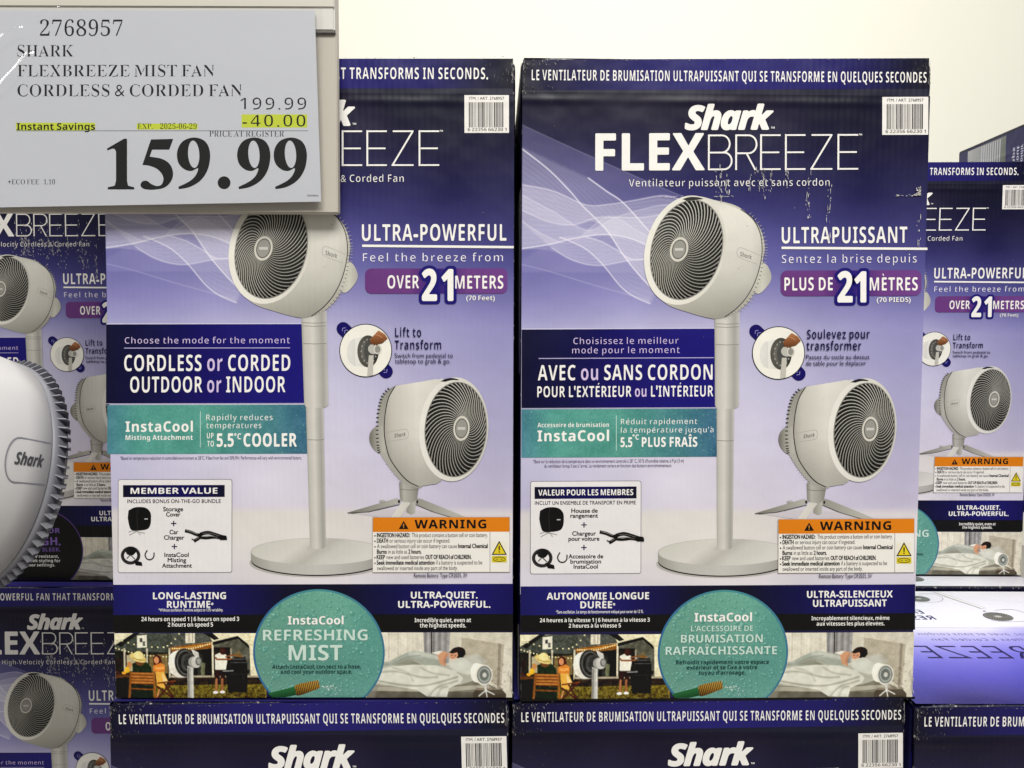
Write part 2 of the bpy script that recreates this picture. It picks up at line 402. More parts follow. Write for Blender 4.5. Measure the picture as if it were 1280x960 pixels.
def make_airflow():
    A = Art(MAP_UV, 2); R = Ras(652.5, 128, 880, 392, .95); R.I = bg(R.X, R.Y)
    c = {'a': [(645, 147), (690, 167), (743, 190), (819, 222), (880, 246)], 'b': [(645, 174), (684, 203), (712, 230), (728, 248), (758, 277), (782, 311), (804, 337), (820, 352)],
         'c': [(645, 250), (684, 267), (717, 271), (750, 262), (800, 262), (845, 255)], 'c2': [(645, 222), (690, 230), (732, 247), (763, 246), (793, 241), (830, 235), (857, 242)],
         'd': [(645, 302), (684, 296), (728, 286), (760, 283), (790, 288), (820, 300), (845, 306)], 'e': [(732, 286), (752, 292), (771, 302), (793, 314), (826, 309), (848, 305)],
         'f': [(700, 287), (714, 292), (734, 302), (754, 320), (776, 346), (793, 359), (814, 368)], 'g': [(690, 300), (717, 315), (749, 321), (793, 314), (848, 311)],
         'h': [(645, 319), (684, 328), (738, 344), (782, 356), (812, 364)], 'i': [(735, 214), (758, 230), (780, 245), (815, 282), (834, 298), (848, 308)],
         'j': [(645, 232), (690, 255), (735, 278), (770, 262), (820, 248), (845, 246)], 'k': [(645, 262), (680, 284), (715, 293), (760, 262), (800, 280), (846, 302)]}
    c = {k: spl(v, 14) for k, v in c.items()}
    wh = (233, 230, 236)
    def band(p, q, al, lines=0, la=.12):
        P = np.r_[c[p], c[q][::-1]]; R.poly(P, wh, al, 5)
        n = min(len(c[p]), len(c[q])); ip = np.linspace(0, len(c[p])-1, 60).astype(int); iq = np.linspace(0, len(c[q])-1, 60).astype(int)
        for t in np.linspace(.08, .92, lines): R.line(c[p][ip]*(1-t)+c[q][iq]*t, .5, wh, la)
    # broad pale sheet under the straight edge
    P = np.r_[c['a'], [(880, 330), (645, 330)]]; R.poly(P, (158, 154, 198), .34, 3)
    band('c2', 'd', .34, 10, .2); band('b', 'c', .26, 10, .2); band('b', 'i', .18, 7, .18); band('e', 'f', .26, 9, .2)
    band('j', 'd', .22, 9, .2); band('k', 'g', .18, 8, .2); band('d', 'g', .16, 7, .16); band('h', 'f', .08, 0)
    P = np.r_[c['h'], [(812, 395), (645, 395)]]; R.poly(P, (168, 164, 214), .16, 3)
    for k, al, wd in (('a', .34, .8), ('b', .85, 1.5), ('c', .6, 1.1), ('c2', .7, 1.1), ('d', .85, 1.4), ('e', .7, 1.1), ('f', .85, 1.2), ('g', .65, 1.1), ('h', .34, .8), ('i', .85, 1.5), ('j', .5, 1.), ('k', .45, 1.)):
        R.line(c[k], wd, (240, 236, 244), al, 1.2)
    # fade into the plain ground at the raster's rims
    f = np.clip((R.X-652)/1, 0, 1)*np.clip((880-R.X)/18, 0, 1)*np.clip((R.Y-128)/10, 0, 1)*np.clip((392-R.Y)/14, 0, 1)
    R.I = bg(R.X, R.Y)*(1-f[..., None])+R.I*f[..., None]
    A.raster(R); return A.mesh('airflow_print')

def ellp(cx, cy, rx, ry, rot, t):
    c, q = math.cos(rot), math.sin(rot); x, y = rx*np.cos(t), ry*np.sin(t)
    return np.c_[cx+x*c-y*q, cy+x*q+y*c]
def grille(A, cx, cy, rx, ry, rot, hx, hy, hrx, hry, n, swirl, bright):
    """dark bowl, swirling vanes and hub badge"""
    T = np.linspace(0, 2*math.pi, 72, endpoint=False)
    rim = ellp(cx, cy, rx, ry, rot, T); hub = ellp(hx, hy, hrx, hry, rot, T)
    colr = np.array([bright(t)[0] for t in T]); A.add(np.r_[rim, [(hx, hy)]], [(i, (i+1) % 72, 72) for i in range(72)], np.r_[colr, [(70, 70, 66)]])
    A.up()
    S = np.linspace(0, 1, 12)
    for k in range(n):
        a = 2*math.pi*k/n; pts = []; ws = []; cc = []
        for s_ in S:
            th = a-swirl*s_**1.15
            ri = ellp(cx, cy, rx, ry, rot, np.array([th]))[0]; hi = ellp(hx, hy, hrx, hry, rot, np.array([th]))[0]
            pts.append(hi*(1-s_)+ri*s_); ws.append((.40+.80*s_**.8)*rx/42*50/n*1.05)
            d, l = bright(th); cc.append(np.array(l)*(1-.16*s_))
        A.stroke(pts, ws, np.array(cc))
    A.up(); A.ell(hx, hy, hrx*1.16, hry*1.14, (214, 210, 198), rot)
    A.up(); A.ell(hx, hy, hrx*.92, hry*.92, (104, 104, 98), rot)
    A.up(); A.ell(hx, hy, hrx*.8, hry*.82, (158, 156, 148), rot)
    A.up(); A.rect(hx-hrx*.55, hy-hry*.12, hx+hrx*.55, hy+hry*.12, (205, 202, 195))
def make_pedestal():
    A = Art(MAP_FR, 6)
    pl = lambda a, b: (lambda X, Y: np.stack([np.interp((X-a)/(b-a), [0, .12, .45, .8, 1], v) for v in ([164, 196, 214, 170, 196], [161, 193, 211, 167, 194], [151, 184, 202, 160, 190])], -1))
    A.rect(895, 506, 917.5, 686, (0, 0, 0))                    # stem, replaced colours below
    A.v.pop(); A.c.pop(); A.f = A.f[:-1]; A.n -= 4
    # base disc
    T = np.linspace(0, 2*math.pi, 96, endpoint=False)
    A.add(ellp(905, 703, 84, 18, 0, T), [tuple(range(96))], np.array([(188, 183, 178)]*96))      # soft contact shade printed on the picture
    A.up(); A.shape(np.r_[ellp(905, 700.5, 82, 19, 0, T)], lambda X, Y: np.stack([np.full(X.shape, 40.)]*3, -1))
    A.up(); A.shape(np.r_[ellp(905, 689, 82, 17, 0, T[48:]), ellp(905, 698.5, 82, 19.5, 0, T[:48])],
                    lambda X, Y: np.stack([np.interp(X, [823, 850, 905, 960, 985], v) for v in ([160, 190, 200, 182, 160], [158, 187, 197, 179, 158], [148, 179, 190, 172, 152])], -1))
    A.up(); A.shape(ellp(905, 689, 81.5, 16.5, 0, T), lambda X, Y: np.stack([np.interp((X-823)/164+(Y-689)/120, [0, .3, .5, .62, 1], v) for v in ([206, 216, 190, 206, 220], [204, 213, 187, 203, 217], [194, 204, 178, 195, 209])], -1))
    A.up(); A.ell(906, 684.5, 14, 3.2, (196, 192, 184))
    A.up(); A.shape([(895.5, 505), (917.5, 505), (916, 683), (912, 685.5), (900, 685.5), (896.5, 683)], pl(895, 917.5), 1.6)
    A.up(); A.shape([(892.5, 390), (924, 388), (923.5, 506), (919, 509.5), (897, 509.5), (893.5, 506)], pl(892, 924), 1.8)
    A.up()
    for y in (403, 407, 429, 549): A.stroke([(894 if y < 500 else 896, y), (909, y+.7), (923 if y < 500 else 917, y)], .7, (140, 138, 130))
    A.up()
    # rear grille and motor bump
    rear = spl([(880, 246), (915, 254), (934, 266), (949, 284), (955, 306), (953, 322), (950, 345), (938, 372), (920, 389), (900, 397), (880, 395)], 8)
    A.shape(rear, lambda X, Y: np.stack([np.interp(Y, [246, 320, 400], v) for v in ([200, 196, 176], [198, 193, 172], [186, 182, 162])], -1), 1.6)
    A.up(); bump = spl([(940, 328), (955, 328), (962, 338), (963, 348), (957, 358), (947, 366), (938, 360)], 8)
    A.shape(bump, lambda X, Y: np.stack([np.interp(X, [938, 952, 963], v) for v in ([190, 206, 178], [187, 204, 175], [176, 192, 166])], -1), 1.4)
    A.up()
    edge = spl([(934, 264), (949, 281), (956, 304), (955, 322), (951, 346), (940, 371), (922, 389), (903, 397)], 10)
    for i in range(2, len(edge)-2, 1):
        p = edge[i]; t = edge[i+1]-edge[i-1]; t /= np.linalg.norm(t); nn = np.array([t[1], -t[0]])
        A.poly([p-nn*.5-t*.35, p+nn*3.2+t*.1, p-nn*.5+t*.55], (186, 182, 170)) if i % 2 == 0 else A.poly([p-nn*3.5-t*.4, p-nn*1.0-t*.4, p-nn*1.0+t*.45, p-nn*3.5+t*.45], (112, 110, 104) if 28 < i < 56 else (150, 147, 138))
    A.up()
    # drum
    drum = spl([(866, 243), (880, 245), (902, 252), (920, 259), (933, 267), (944, 280), (950, 296), (951, 317), (945, 342), (935, 364), (922, 381), (909, 392), (896, 397), (878, 394), (858, 388), (836, 380), (818, 366)], 8)
    def sh(X, Y):
        t = (Y-243)/155.+(X-890)/900.; g = np.interp(t, [0, .15, .45, .75, 1], [214, 228, 218, 196, 158]); g = g-np.clip((X-938)/14, 0, 1)*14
        return np.stack([g, g-2.5, g-13], -1)
    A.shape(drum, sh, 1.6); A.up()
    seam = spl([(925, 260), (940, 272), (949, 290), (951.5, 314), (946, 342), (935, 366), (921, 383), (905, 395)], 10); A.stroke(seam, 1.0, (66, 64, 62))
    pp = spl([(949, 318), (928, 309), (922, 309), (920.5, 313), (921, 318), (927, 322), (946, 329)], 6); A.stroke(pp, .6, (178, 174, 164))
    text(A, 'Shark', 924, 939, 318.5, 5.6, (150, 146, 140), 'i', .01, slope=.32)
    A.ell(922, 334, .8, .8, (180, 176, 168)); A.ell(925, 332, .6, .6, (180, 176, 168)); A.ell(933, 281, .7, .7, (172, 168, 160))
    A.up(); rot = math.radians(15)
    A.shape(ellp(855.5, 311, 49.5, 69.5, rot, T), lambda X, Y: np.stack([np.interp((X-805)/100, [0, .5, 1], v) for v in ([236, 228, 214], [233, 225, 211], [222, 214, 200])], -1), 1.7)
    A.up(); A.stroke(ellp(857.5, 310.5, 43.6, 63.2, rot, T), 1.3, (150, 147, 140), True); A.up()
    A.poly(spl([(852, 247), (862, 244.5), (872, 245), (878, 247), (870, 248), (858, 249.5)], 5), (60, 60, 58))
    me = A.mesh('pedestal_fan_picture')
    B = Art(MAP_FR, A.l+1)
    def br(t):
        x, y = math.cos(t), math.sin(t)
        lf = max(0, -x); d = 12+50*lf**1.5+8*max(0, -y); l = 188+34*max(0, -y)*1.0+10*lf-26*max(0, y)*max(0, x)
        return (d, d, d-2), (l, l-3, l-14)
    grille(B, 857.5, 310.5, 43, 62.5, rot, 848, 310, 9.6, 13.6, 50, .95, br)
    return me, B.mesh('grille')
def make_tabletop():
    A = Art(MAP_FR, 8); T = np.linspace(0, 2*math.pi, 96, endpoint=False)
    g3 = lambda xs, v, ax=0: (lambda X, Y: (lambda g: np.stack([g, g-3, g-12], -1))(np.interp((X, Y)[ax], xs, v)))
    # printed floor shade and legs
    A.poly([(950, 641), (1000, 636), (1075, 642), (1090, 649), (1000, 649)], (206, 200, 204)); A.up()
    A.shape([(943, 640.5), (1005, 622.5), (1010, 625), (1009, 629), (965, 640), (950, 642)], g3([943, 1010], [128, 186])); A.up()
    A.stroke([(944, 641), (970, 639.6), (1008, 630.5)], .9, (70, 68, 66)); A.up()
    A.shape([(1028, 622), (1036, 624), (1096, 649), (1082, 649), (1050, 640), (1027, 630)], g3([1028, 1090], [156, 192])); A.up()
    A.stroke([(1028, 630.5), (1050, 640), (1078, 648.5)], .8, (90, 88, 84)); A.up()
    A.shape([(1016, 640), (1020, 624), (1028, 624), (1027, 641), (1022, 643)], g3([1016, 1028], [150, 190])); A.up()
    A.shape([(1012, 626), (1022, 628), (1006, 649.5), (995, 649.5)], g3([995, 1022], [222, 205])); A.up()
    A.shape([(1008, 602), (1033, 604), (1030, 622), (1026, 627), (1014, 627.5), (1009, 624)], g3([1008, 1014, 1024, 1033], [138, 184, 164, 132])); A.up()
    A.stroke([(1008.5, 611), (1020, 612.4), (1032, 611.8)], .7, (120, 118, 112)); A.ell(987, 626, 4, 1.4, (180, 176, 168)); A.ell(1007.5, 626.5, 1.4, 2, (50, 50, 48)); A.ell(1030, 627, 1.2, 2, (50, 50, 48)); A.up()
    rear = spl([(1010, 481), (998, 487), (989, 497), (984.5, 516), (983, 540), (984, 562), (988, 570), (996, 583), (1008, 598), (1020, 606), (1040, 600), (1040, 500)], 8)
    A.shape(rear, g3([481, 560, 606], [150, 182, 170], 1), 1.6); A.up()
    A.shape(spl([(990, 532), (980, 534), (974, 541), (973, 551), (977, 560), (984, 566), (992, 566)], 8), g3([973, 982, 992], [120, 168, 190]), 1.4); A.up()
    ed = spl([(1004, 484), (993, 495), (987.5, 512), (985, 535), (985.5, 556), (988, 568), (996, 582), (1006, 596), (1016, 605)], 9)
    for i in range(3, len(ed)-2):
        p = ed[i]; t = ed[i+1]-ed[i-1]; t /= np.linalg.norm(t); nn = np.array([t[1], -t[0]])
        if i < 44:
            if i % 2 == 0: A.poly([p-nn*.5-t*.5, p-nn*4-t*.5, p-nn*4+t*.9, p-nn*.5+t*.9], (46, 46, 44))
        elif i % 2 == 0: A.poly([p+nn*.8-t*.4, p+nn*-3.4, p+nn*.8+t*.5], (190, 186, 180))
    A.up()
    drum = spl([(1008, 482), (1040, 477), (1060, 474.5), (1066, 484), (1062, 588), (1056, 603), (1050, 605), (1031, 607), (1019, 600), (1008, 588), (998, 572), (992.5, 549), (992, 524), (996, 503), (1002, 489)], 6)
    def sh(X, Y):
        g = np.interp((X-992)/80, [0, .12, .5, 1], [176, 198, 220, 208])-np.clip((Y-545)/60, 0, 1)*40+np.clip((500-Y)/30, 0, 1)*6
        return np.stack([g, g-3, g-13], -1)
    A.shape(drum, sh, 1.6); A.up()
    A.stroke(spl([(1006, 483), (998, 497), (993.5, 515), (991.6, 535), (992.5, 551), (997, 571), (1008, 589), (1019, 601), (1032, 608)], 8), 1.1, (60, 58, 56))
    A.stroke(spl([(992, 541), (1000, 539.5), (1016, 536.5), (1020, 538), (1021, 543), (1019, 547.5), (1010, 549.5), (994, 552)], 6), .6, (176, 172, 162))
    text(A, 'Shark', 1003.5, 1018, 547, 4.8, (138, 134, 128), 'i', .01, slope=-.14); A.up()
    rot = math.radians(6)
    A.shape(ellp(1077, 536.8, 42.5, 65, rot, T), g3([1034, 1060, 1119], [232, 226, 206]), 1.7); A.up()
    A.stroke(ellp(1079.4, 537, 37.6, 59, rot, T), 1.2, (140, 138, 130), True); A.up()
    A.poly(spl([(1062, 477), (1070, 473.5), (1078, 473), (1085, 475.5), (1076, 475.5), (1068, 477.5)], 5), (40, 40, 40))
    me = A.mesh('tabletop_fan_picture'); B = Art(MAP_FR, A.l+1)
    def br(t):
        x, y = math.cos(t), math.sin(t)
        d = 10+26*max(0, x)*max(0, -y+.4); l = 196+18*max(0, -y)-18*max(0, y)-28*max(0, x)*max(0, -y)
        return (d, d, d-1), (l, l-3, l-13)
    grille(B, 1079.4, 537, 37, 58.4, rot, 1086.6, 535.6, 8.6, 13.6, 46, .9, br)
    return me, B.mesh('grille')

# patio and bedroom pictures (painted in the straightened layout)
def Z1(pts): return [(640+x/4., 720+y/4.) for x, y in pts]
def Z2(pts): return [(900+x/4., 720+y/4.) for x, y in pts]
def make_patio():
    R = Ras(652.5, 788, 846, 872, .72, (224, 217, 188)); P = lambda pts, c, **k: R.poly(Z1(pts), c, **k)
    P([(30, 345), (150, 275), (370, 262), (360, 345), (335, 400), (60, 380)], (92, 96, 88))
    for y in range(285, 390, 9): R.line(Z1([(60, y+24), (360, y)]), .5, (72, 76, 68), .6)
    P([(60, 330), (160, 262), (190, 262), (80, 345)], (50, 50, 46)); P([(345, 262), (520, 262), (550, 315), (345, 345)], (104, 106, 98))
    for y in range(268, 345, 8): R.line(Z1([(350, y+3), (545, y)]), .5, (84, 86, 78), .6)
    P([(490, 262), (540, 262), (585, 300), (560, 308)], (48, 46, 42)); P([(165, 285), (215, 280), (215, 345), (165, 348)], (226, 222, 204)); P([(180, 298), (192, 297), (192, 318), (178, 318)], (92, 96, 92)); P([(194, 315), (206, 315), (206, 338), (194, 338)], (105, 108, 102))
    P([(412, 262), (462, 262), (460, 322), (412, 324)], (222, 216, 196)); P([(425, 266), (436, 266), (436, 318), (425, 318)], (196, 188, 168)); P([(446, 266), (451, 266), (451, 318), (446, 318)], (168, 162, 146))
    P([(555, 330), (600, 305), (690, 296), (740, 345), (745, 560), (555, 520)], (108, 108, 96)); P([(548, 318), (680, 286), (740, 335), (738, 352), (682, 300), (552, 334)], (38, 37, 34))
    P([(690, 262), (860, 262), (860, 400), (745, 350)], (226, 218, 186))
    for y in range(310, 420, 9): R.line(Z1([(575, y+12), (740, y)]), .5, (86, 86, 74), .5)
    P([(30, 365), (340, 372), (345, 612), (30, 612)], (52, 52, 42))
    for x, c in ((95, (198, 190, 168)), (210, (196, 190, 168)), (325, (204, 196, 172)), (546, (214, 206, 182)), (640, (168, 160, 140))): P([(x, 350), (x+9, 350), (x+9, 505), (x, 505)], c)
    P([(110, 385), (205, 388), (205, 470), (110, 470)], (186, 176, 146)); P([(225, 385), (320, 380), (320, 480), (225, 480)], (156, 134, 92), a=.8)
    P([(330, 345), (546, 318), (546, 350), (345, 372)], (150, 104, 54)); P([(340, 352), (545, 326), (545, 332), (342, 358)], (206, 150, 78)); P([(346, 372), (546, 350), (546, 505), (346, 505)], (38, 36, 32)); P([(556, 345), (640, 345), (640, 505), (556, 505)], (52, 48, 42))
    P([(470, 380), (500, 378), (500, 500), (470, 500)], (66, 66, 60)); P([(488, 425), (512, 425), (508, 492), (490, 492)], (150, 152, 120), a=.7)
    P([(330, 500), (870, 500), (870, 545), (330, 545)], (62, 52, 42)); P([(330, 492), (870, 492), (870, 502), (330, 502)], (178, 168, 146))
    P([(200, 545), (880, 535), (880, 616), (200, 616)], (128, 116, 50), grad=(104, 92, 40))
    gm = (R.Y > 720+540/4.)*1.; R.noise(1.3, 34, 4, gm); R.noise(4, 18, 5, gm)
    R.noise(2.6, 12, 6); R.noise(1.2, 6, 7)
    for a, b, n in (((40, 345), (345, 395), 20), ((345, 350), (548, 322), 18), ((60, 300), (300, 345), 9), ((300, 345), (380, 275), 5)):
        for i in range(n):
            t = i/(n-1); x = a[0]+(b[0]-a[0])*t; y = a[1]+(b[1]-a[1])*t+14*math.sin(math.pi*t); q = Z1([(x, y)])[0]; R.ell(*q, .95, .95, (255, 240, 190), .95)
    # seated people at the table
    R.ell(*Z1([(62, 428)])[0], 5.2, 6.5, (62, 44, 34)); P([(30, 470), (60, 455), (100, 475), (115, 500), (108, 612), (30, 612)], (40, 38, 34)); P([(44, 470), (66, 462), (80, 490), (50, 500)], (86, 62, 44)); P([(40, 490), (120, 486), (120, 500), (40, 506)], (112, 78, 48))
    R.ell(*Z1([(112, 462)])[0], 3.4, 4, (232, 190, 70)); R.ell(*Z1([(124, 436)])[0], 3, 4, (196, 144, 96)); R.ell(*Z1([(95, 478)])[0], 3, 2, (226, 170, 70))
    P([(138, 430), (160, 420), (215, 425), (236, 450), (238, 500), (140, 500)], (52, 66, 44)); R.ell(*Z1([(178, 420)])[0], 6, 5, (120, 84, 60))
    R.ell(*Z1([(168, 400)])[0], 11.5, 5, (222, 204, 140), 1, 1, .36); R.ell(*Z1([(172, 386)])[0], 6, 5.2, (232, 216, 158), 1, 1, .3); R.line(Z1([(140, 400), (175, 412), (205, 412)]), .9, (150, 120, 70), .8)
    # wooden chair back
    P([(126, 474), (252, 478), (250, 540), (130, 535)], (128, 82, 44))
    for y in (480, 496, 512, 527): R.line(Z1([(128, y), (250, y+3)]), 2.3, (186, 130, 74))
    R.line(Z1([(130, 474), (120, 612)]), 2.6, (152, 102, 58)); R.line(Z1([(248, 476), (252, 612)]), 2.6, (164, 112, 62)); P([(130, 545), (246, 545), (240, 610), (134, 610)], (46, 58, 36))
    R.line(Z1([(128, 560), (250, 565)]), 2., (140, 92, 52))
    # woman in orange
    P([(244, 395), (262, 382), (284, 392), (292, 430), (280, 455), (250, 455)], (86, 48, 30)); R.ell(*Z1([(262, 412)])[0], 3.2, 4.6, (216, 158, 118)); P([(246, 440), (285, 426), (305, 440), (304, 470), (276, 478), (244, 468)], (214, 142, 72)); P([(252, 448), (300, 446), (302, 460), (256, 462)], (232, 168, 96))
    P([(256, 475), (300, 472), (318, 520), (300, 560), (262, 545)], (224, 178, 92)); P([(290, 475), (318, 520), (306, 545), (292, 520)], (236, 206, 150)); R.line(Z1([(275, 560), (262, 606)]), 2, (206, 150, 106))
    for a, b in (((262, 548), (345, 612)), ((350, 520), (262, 612)), ((300, 530), (340, 600))): R.line(Z1([a, b]), 2.2, (94, 54, 32))
    R.line(Z1([(268, 532), (356, 520)]), 2, (128, 80, 46))
    # man at the barbecue
    P([(562, 385), (590, 372), (620, 384), (624, 420), (616, 466), (562, 466)], (232, 228, 214)); R.ell(*Z1([(603, 365)])[0], 4.2, 4.8, (84, 56, 42)); R.line(Z1([(566, 400), (572, 408), (612, 408), (655, 405)]), 2.2, (150, 104, 74)); R.line(Z1([(618, 395), (650, 385), (700, 392)]), 1.8, (150, 104, 74))
    P([(560, 462), (616, 462), (612, 512), (592, 514), (588, 490), (580, 514), (558, 510)], (66, 44, 34)); R.line(Z1([(568, 512), (566, 575)]), 2.8, (176, 124, 90)); R.line(Z1([(598, 512), (596, 572)]), 2.8, (168, 116, 84)); R.ell(*Z1([(562, 580)])[0], 3.4, 1.8, (244, 240, 232)); R.ell(*Z1([(598, 578)])[0], 3.4, 1.8, (244, 240, 232))
    P([(640, 412), (668, 394), (715, 398), (728, 430), (726, 462), (640, 462)], (26, 26, 26)); P([(655, 402), (712, 402), (716, 412), (650, 412)], (84, 84, 84)); P([(598, 465), (738, 462), (736, 482), (600, 486)], (36, 36, 36)); P([(600, 466), (655, 464), (655, 470), (600, 472)], (150, 150, 148)); P([(616, 486), (728, 484), (724, 580), (628, 578)], (20, 20, 20)); R.line(Z1([(642, 425), (725, 425)]), .8, (120, 120, 120)); P([(700, 490), (716, 490), (712, 560), (700, 560)], (54, 54, 54)); R.ell(*Z1([(640, 578)])[0], 2, 2, (30, 30, 30)); P([(660, 380), (690, 360), (700, 398), (668, 398)], (150, 120, 70), a=.5)
    # printed fan in front
    P([(330, 385), (350, 368), (400, 352), (420, 500), (370, 502), (335, 480), (322, 430)], (238, 234, 222)); P([(330, 440), (345, 500), (400, 505), (410, 470)], (206, 202, 190), a=.6, soft=5)
    R.ell(*Z1([(408, 425)])[0], 13.2, 18.6, (66, 66, 64), 1, 1, -.1); R.ell(*Z1([(412, 425)])[0], 11.6, 16.4, (112, 112, 108), 1, 1, -.1); R.ell(*Z1([(414, 425)])[0], 10.4, 14.6, (58, 58, 56), 1, 1, -.1); R.ell(*Z1([(420, 424)])[0], 8, 11.5, (92, 92, 88)); R.ell(*Z1([(428, 424)])[0], 6.5, 9.5, (70, 70, 68))
    P([(440, 352), (478, 372), (482, 405), (462, 398), (450, 380)], (206, 204, 196)); P([(420, 440), (450, 450), (452, 614), (420, 614)], (184, 182, 174)); P([(422, 450), (430, 452), (430, 614), (422, 614)], (140, 138, 132)); P([(440, 450), (447, 452), (447, 614), (440, 614)], (214, 212, 204))
    R.ell(*Z1([(455, 422)])[0], 7.4, 7.4, (168, 166, 160)); R.ell(*Z1([(466, 422)])[0], 6.6, 7.4, (204, 202, 194)); R.ell(*Z1([(478, 418)])[0], 4.2, 5.6, (120, 120, 116)); R.ell(*Z1([(479, 418)])[0], 2.6, 3.6, (170, 168, 162))
    R.noise(3.2, 8, 61); R.noise(1.5, 6, 62); R.I = np.clip((R.I-112)*1.22+104, 6, 250)
    A = Art(MAP_UV, 4); A.raster(R); return A.mesh('patio_photo')
def make_bedroom():
    R = Ras(974, 787, 1162.5, 872, .72, (214, 208, 192)); k = 513/496.
    z = lambda pts: [(903+(900+x/4.-903)*1.035, 720+y/4.) for x, y in pts]; P = lambda pts, c, **q: R.poly(z(pts), c, **q); E_ = lambda p, *q, **kk: R.ell(*z([p])[0], *q, **kk)
    for x in range(300, 580, 15): P([(x, 260), (x+6, 260), (x+5, 470), (x, 470)], (226, 220, 204), a=.75, soft=2)
    for x in range(304, 570, 47): P([(x, 260), (x+7, 260), (x+6, 470), (x+1, 470)], (186, 180, 166), a=.5, soft=2)
    P([(572, 260), (705, 260), (700, 430), (578, 430)], (158, 156, 152))
    for x, c in ((580, 128), (594, 188), (620, 122), (634, 176), (650, 134), (664, 184), (680, 140), (694, 176)): P([(x, 260), (x+7, 260), (x+6, 430), (x-1, 430)], (c, c-2, c-4), a=.85, soft=2)
    R.line(z([(613, 260), (613, 376)]), 1.3, (40, 36, 34))
    P([(705, 260), (985, 260), (985, 330), (705, 380)], (206, 200, 184)); P([(762, 286), (975, 322), (960, 560), (762, 420)], (182, 174, 156)); P([(762, 286), (975, 322), (975, 330), (762, 294)], (208, 200, 182)); P([(945, 325), (960, 328), (952, 560), (940, 560)], (128, 120, 106), a=.6)
    R.noise(1.4, 7, 12)
    P([(290, 520), (860, 520), (940, 560), (940, 612), (290, 612)], (136, 132, 118)); P([(290, 548), (640, 556), (900, 540), (900, 560), (640, 580), (290, 570)], (180, 176, 160)); P([(290, 575), (900, 580), (900, 612), (290, 612)], (112, 108, 96))
    P([(320, 445), (430, 425), (640, 428), (720, 440), (860, 470), (850, 510), (760, 540), (560, 560), (300, 540)], (186, 186, 172))
    # sleeper under the sheet
    P([(318, 432), (400, 420), (450, 392), (500, 368), (545, 364), (600, 378), (645, 388), (664, 420), (652, 440), (590, 440), (520, 408), (480, 408), (420, 440), (330, 448)], (172, 176, 164))
    P([(500, 368), (545, 364), (600, 378), (650, 392), (655, 410), (600, 402), (540, 388), (500, 384)], (198, 200, 188), soft=3); P([(420, 438), (480, 406), (520, 406), (560, 436), (500, 440)], (128, 130, 118), a=.7, soft=4); R.line(z([(330, 444), (420, 430), (490, 396), (560, 386)]), .8, (140, 144, 132), .7)
    P([(640, 382), (668, 365), (700, 375), (690, 395), (672, 430), (676, 440), (655, 434), (648, 405)], (210, 164, 132)); P([(612, 375), (650, 364), (668, 366), (648, 384)], (232, 226, 214)); R.line(z([(690, 380), (676, 410), (680, 440)]), 2.4, (196, 146, 114))
    P([(690, 430), (760, 400), (830, 405), (850, 450), (800, 490), (720, 470)], (206, 206, 194)); P([(770, 395), (850, 380), (890, 420), (850, 450), (800, 420)], (190, 188, 176), soft=3)
    E_((745, 372), 9.6, 7.2, (44, 34, 30), rot=-.1); P([(770, 360), (784, 380), (770, 398), (744, 400)], (44, 34, 30)); E_((722, 386), 6., 5.4, (214, 166, 136), rot=-.5); P([(700, 372), (722, 350), (750, 352), (738, 372), (716, 378)], (50, 38, 34)); R.line(z([(712, 388), (718, 386)]), .7, (70, 46, 36)); R.line(z([(728, 392), (734, 388)]), .7, (70, 46, 36)); R.line(z([(714, 398), (722, 398)]), .7, (176, 100, 90))
    # crumpled quilt
    P([(300, 470), (400, 448), (520, 436), (640, 440), (730, 470), (770, 505), (760, 530), (700, 560), (690, 605), (590, 602), (540, 568), (430, 548), (340, 530)], (216, 215, 202))
    for pts, c, a in (([(330, 480), (430, 470), (560, 500), (640, 500)], (156, 156, 142), .7), ([(350, 520), (460, 540), (560, 545), (640, 530), (740, 500)], (152, 150, 136), .8), ([(560, 450), (620, 480), (700, 490)], (160, 160, 146), .6), ([(600, 600), (640, 555), (740, 520)], (150, 148, 134), .7), ([(420, 450), (500, 480), (520, 520)], (168, 168, 154), .6), ([(640, 605), (660, 560), (690, 550)], (160, 158, 144), .7)):
        R.line(z(spl(pts, 5)), 2.4, c, a, 2.6); R.line([(x, y-1.6) for x, y in z(spl(pts, 5))], 1.4, (224, 223, 210), a*.8, 2)
    P([(290, 560), (350, 540), (330, 612), (290, 612)], (150, 146, 132), a=.7, soft=3); R.noise(5, 6, 13)
    # small fan on the night table
    P([(840, 560), (960, 560), (985, 590), (985, 612), (820, 612), (820, 585)], (96, 88, 76)); P([(835, 558), (960, 556), (975, 566), (830, 570)], (150, 140, 124))
    E_((836, 478), 7.5, 12.6, (236, 233, 222)); P([(836, 428), (882, 438), (884, 540), (836, 528)], (234, 231, 220)); E_((874, 490), 11.2, 13.4, (224, 221, 210)); E_((876, 490), 9.4, 11.6, (126, 130, 124)); E_((876, 490), 8, 10, (168, 172, 164)); E_((876, 490), 6, 7.6, (120, 124, 118)); E_((877, 490), 2.6, 3.2, (206, 204, 196)); R.line(z([(880, 540), (884, 575)]), 3., (206, 204, 196))
    for q in ((850, 600), (925, 592), (890, 604)): R.line(z([(884, 570), q]), 1.6, (214, 212, 204))
    for i in range(46):
        x, y = rng.uniform(905, 975), rng.uniform(440, 560); R.line(z([(x, y), (x+rng.uniform(-12, 12), y+rng.uniform(-10, 8))]), .7, [(222, 216, 204), (96, 88, 78), (170, 160, 140)][i % 3], .7)
    R.noise(9, 8, 64); R.I = np.clip((R.I-140)*1.15+140, 6, 250)
    A = Art(MAP_UV, 4); A.raster(R); return A.mesh('bedroom_photo')
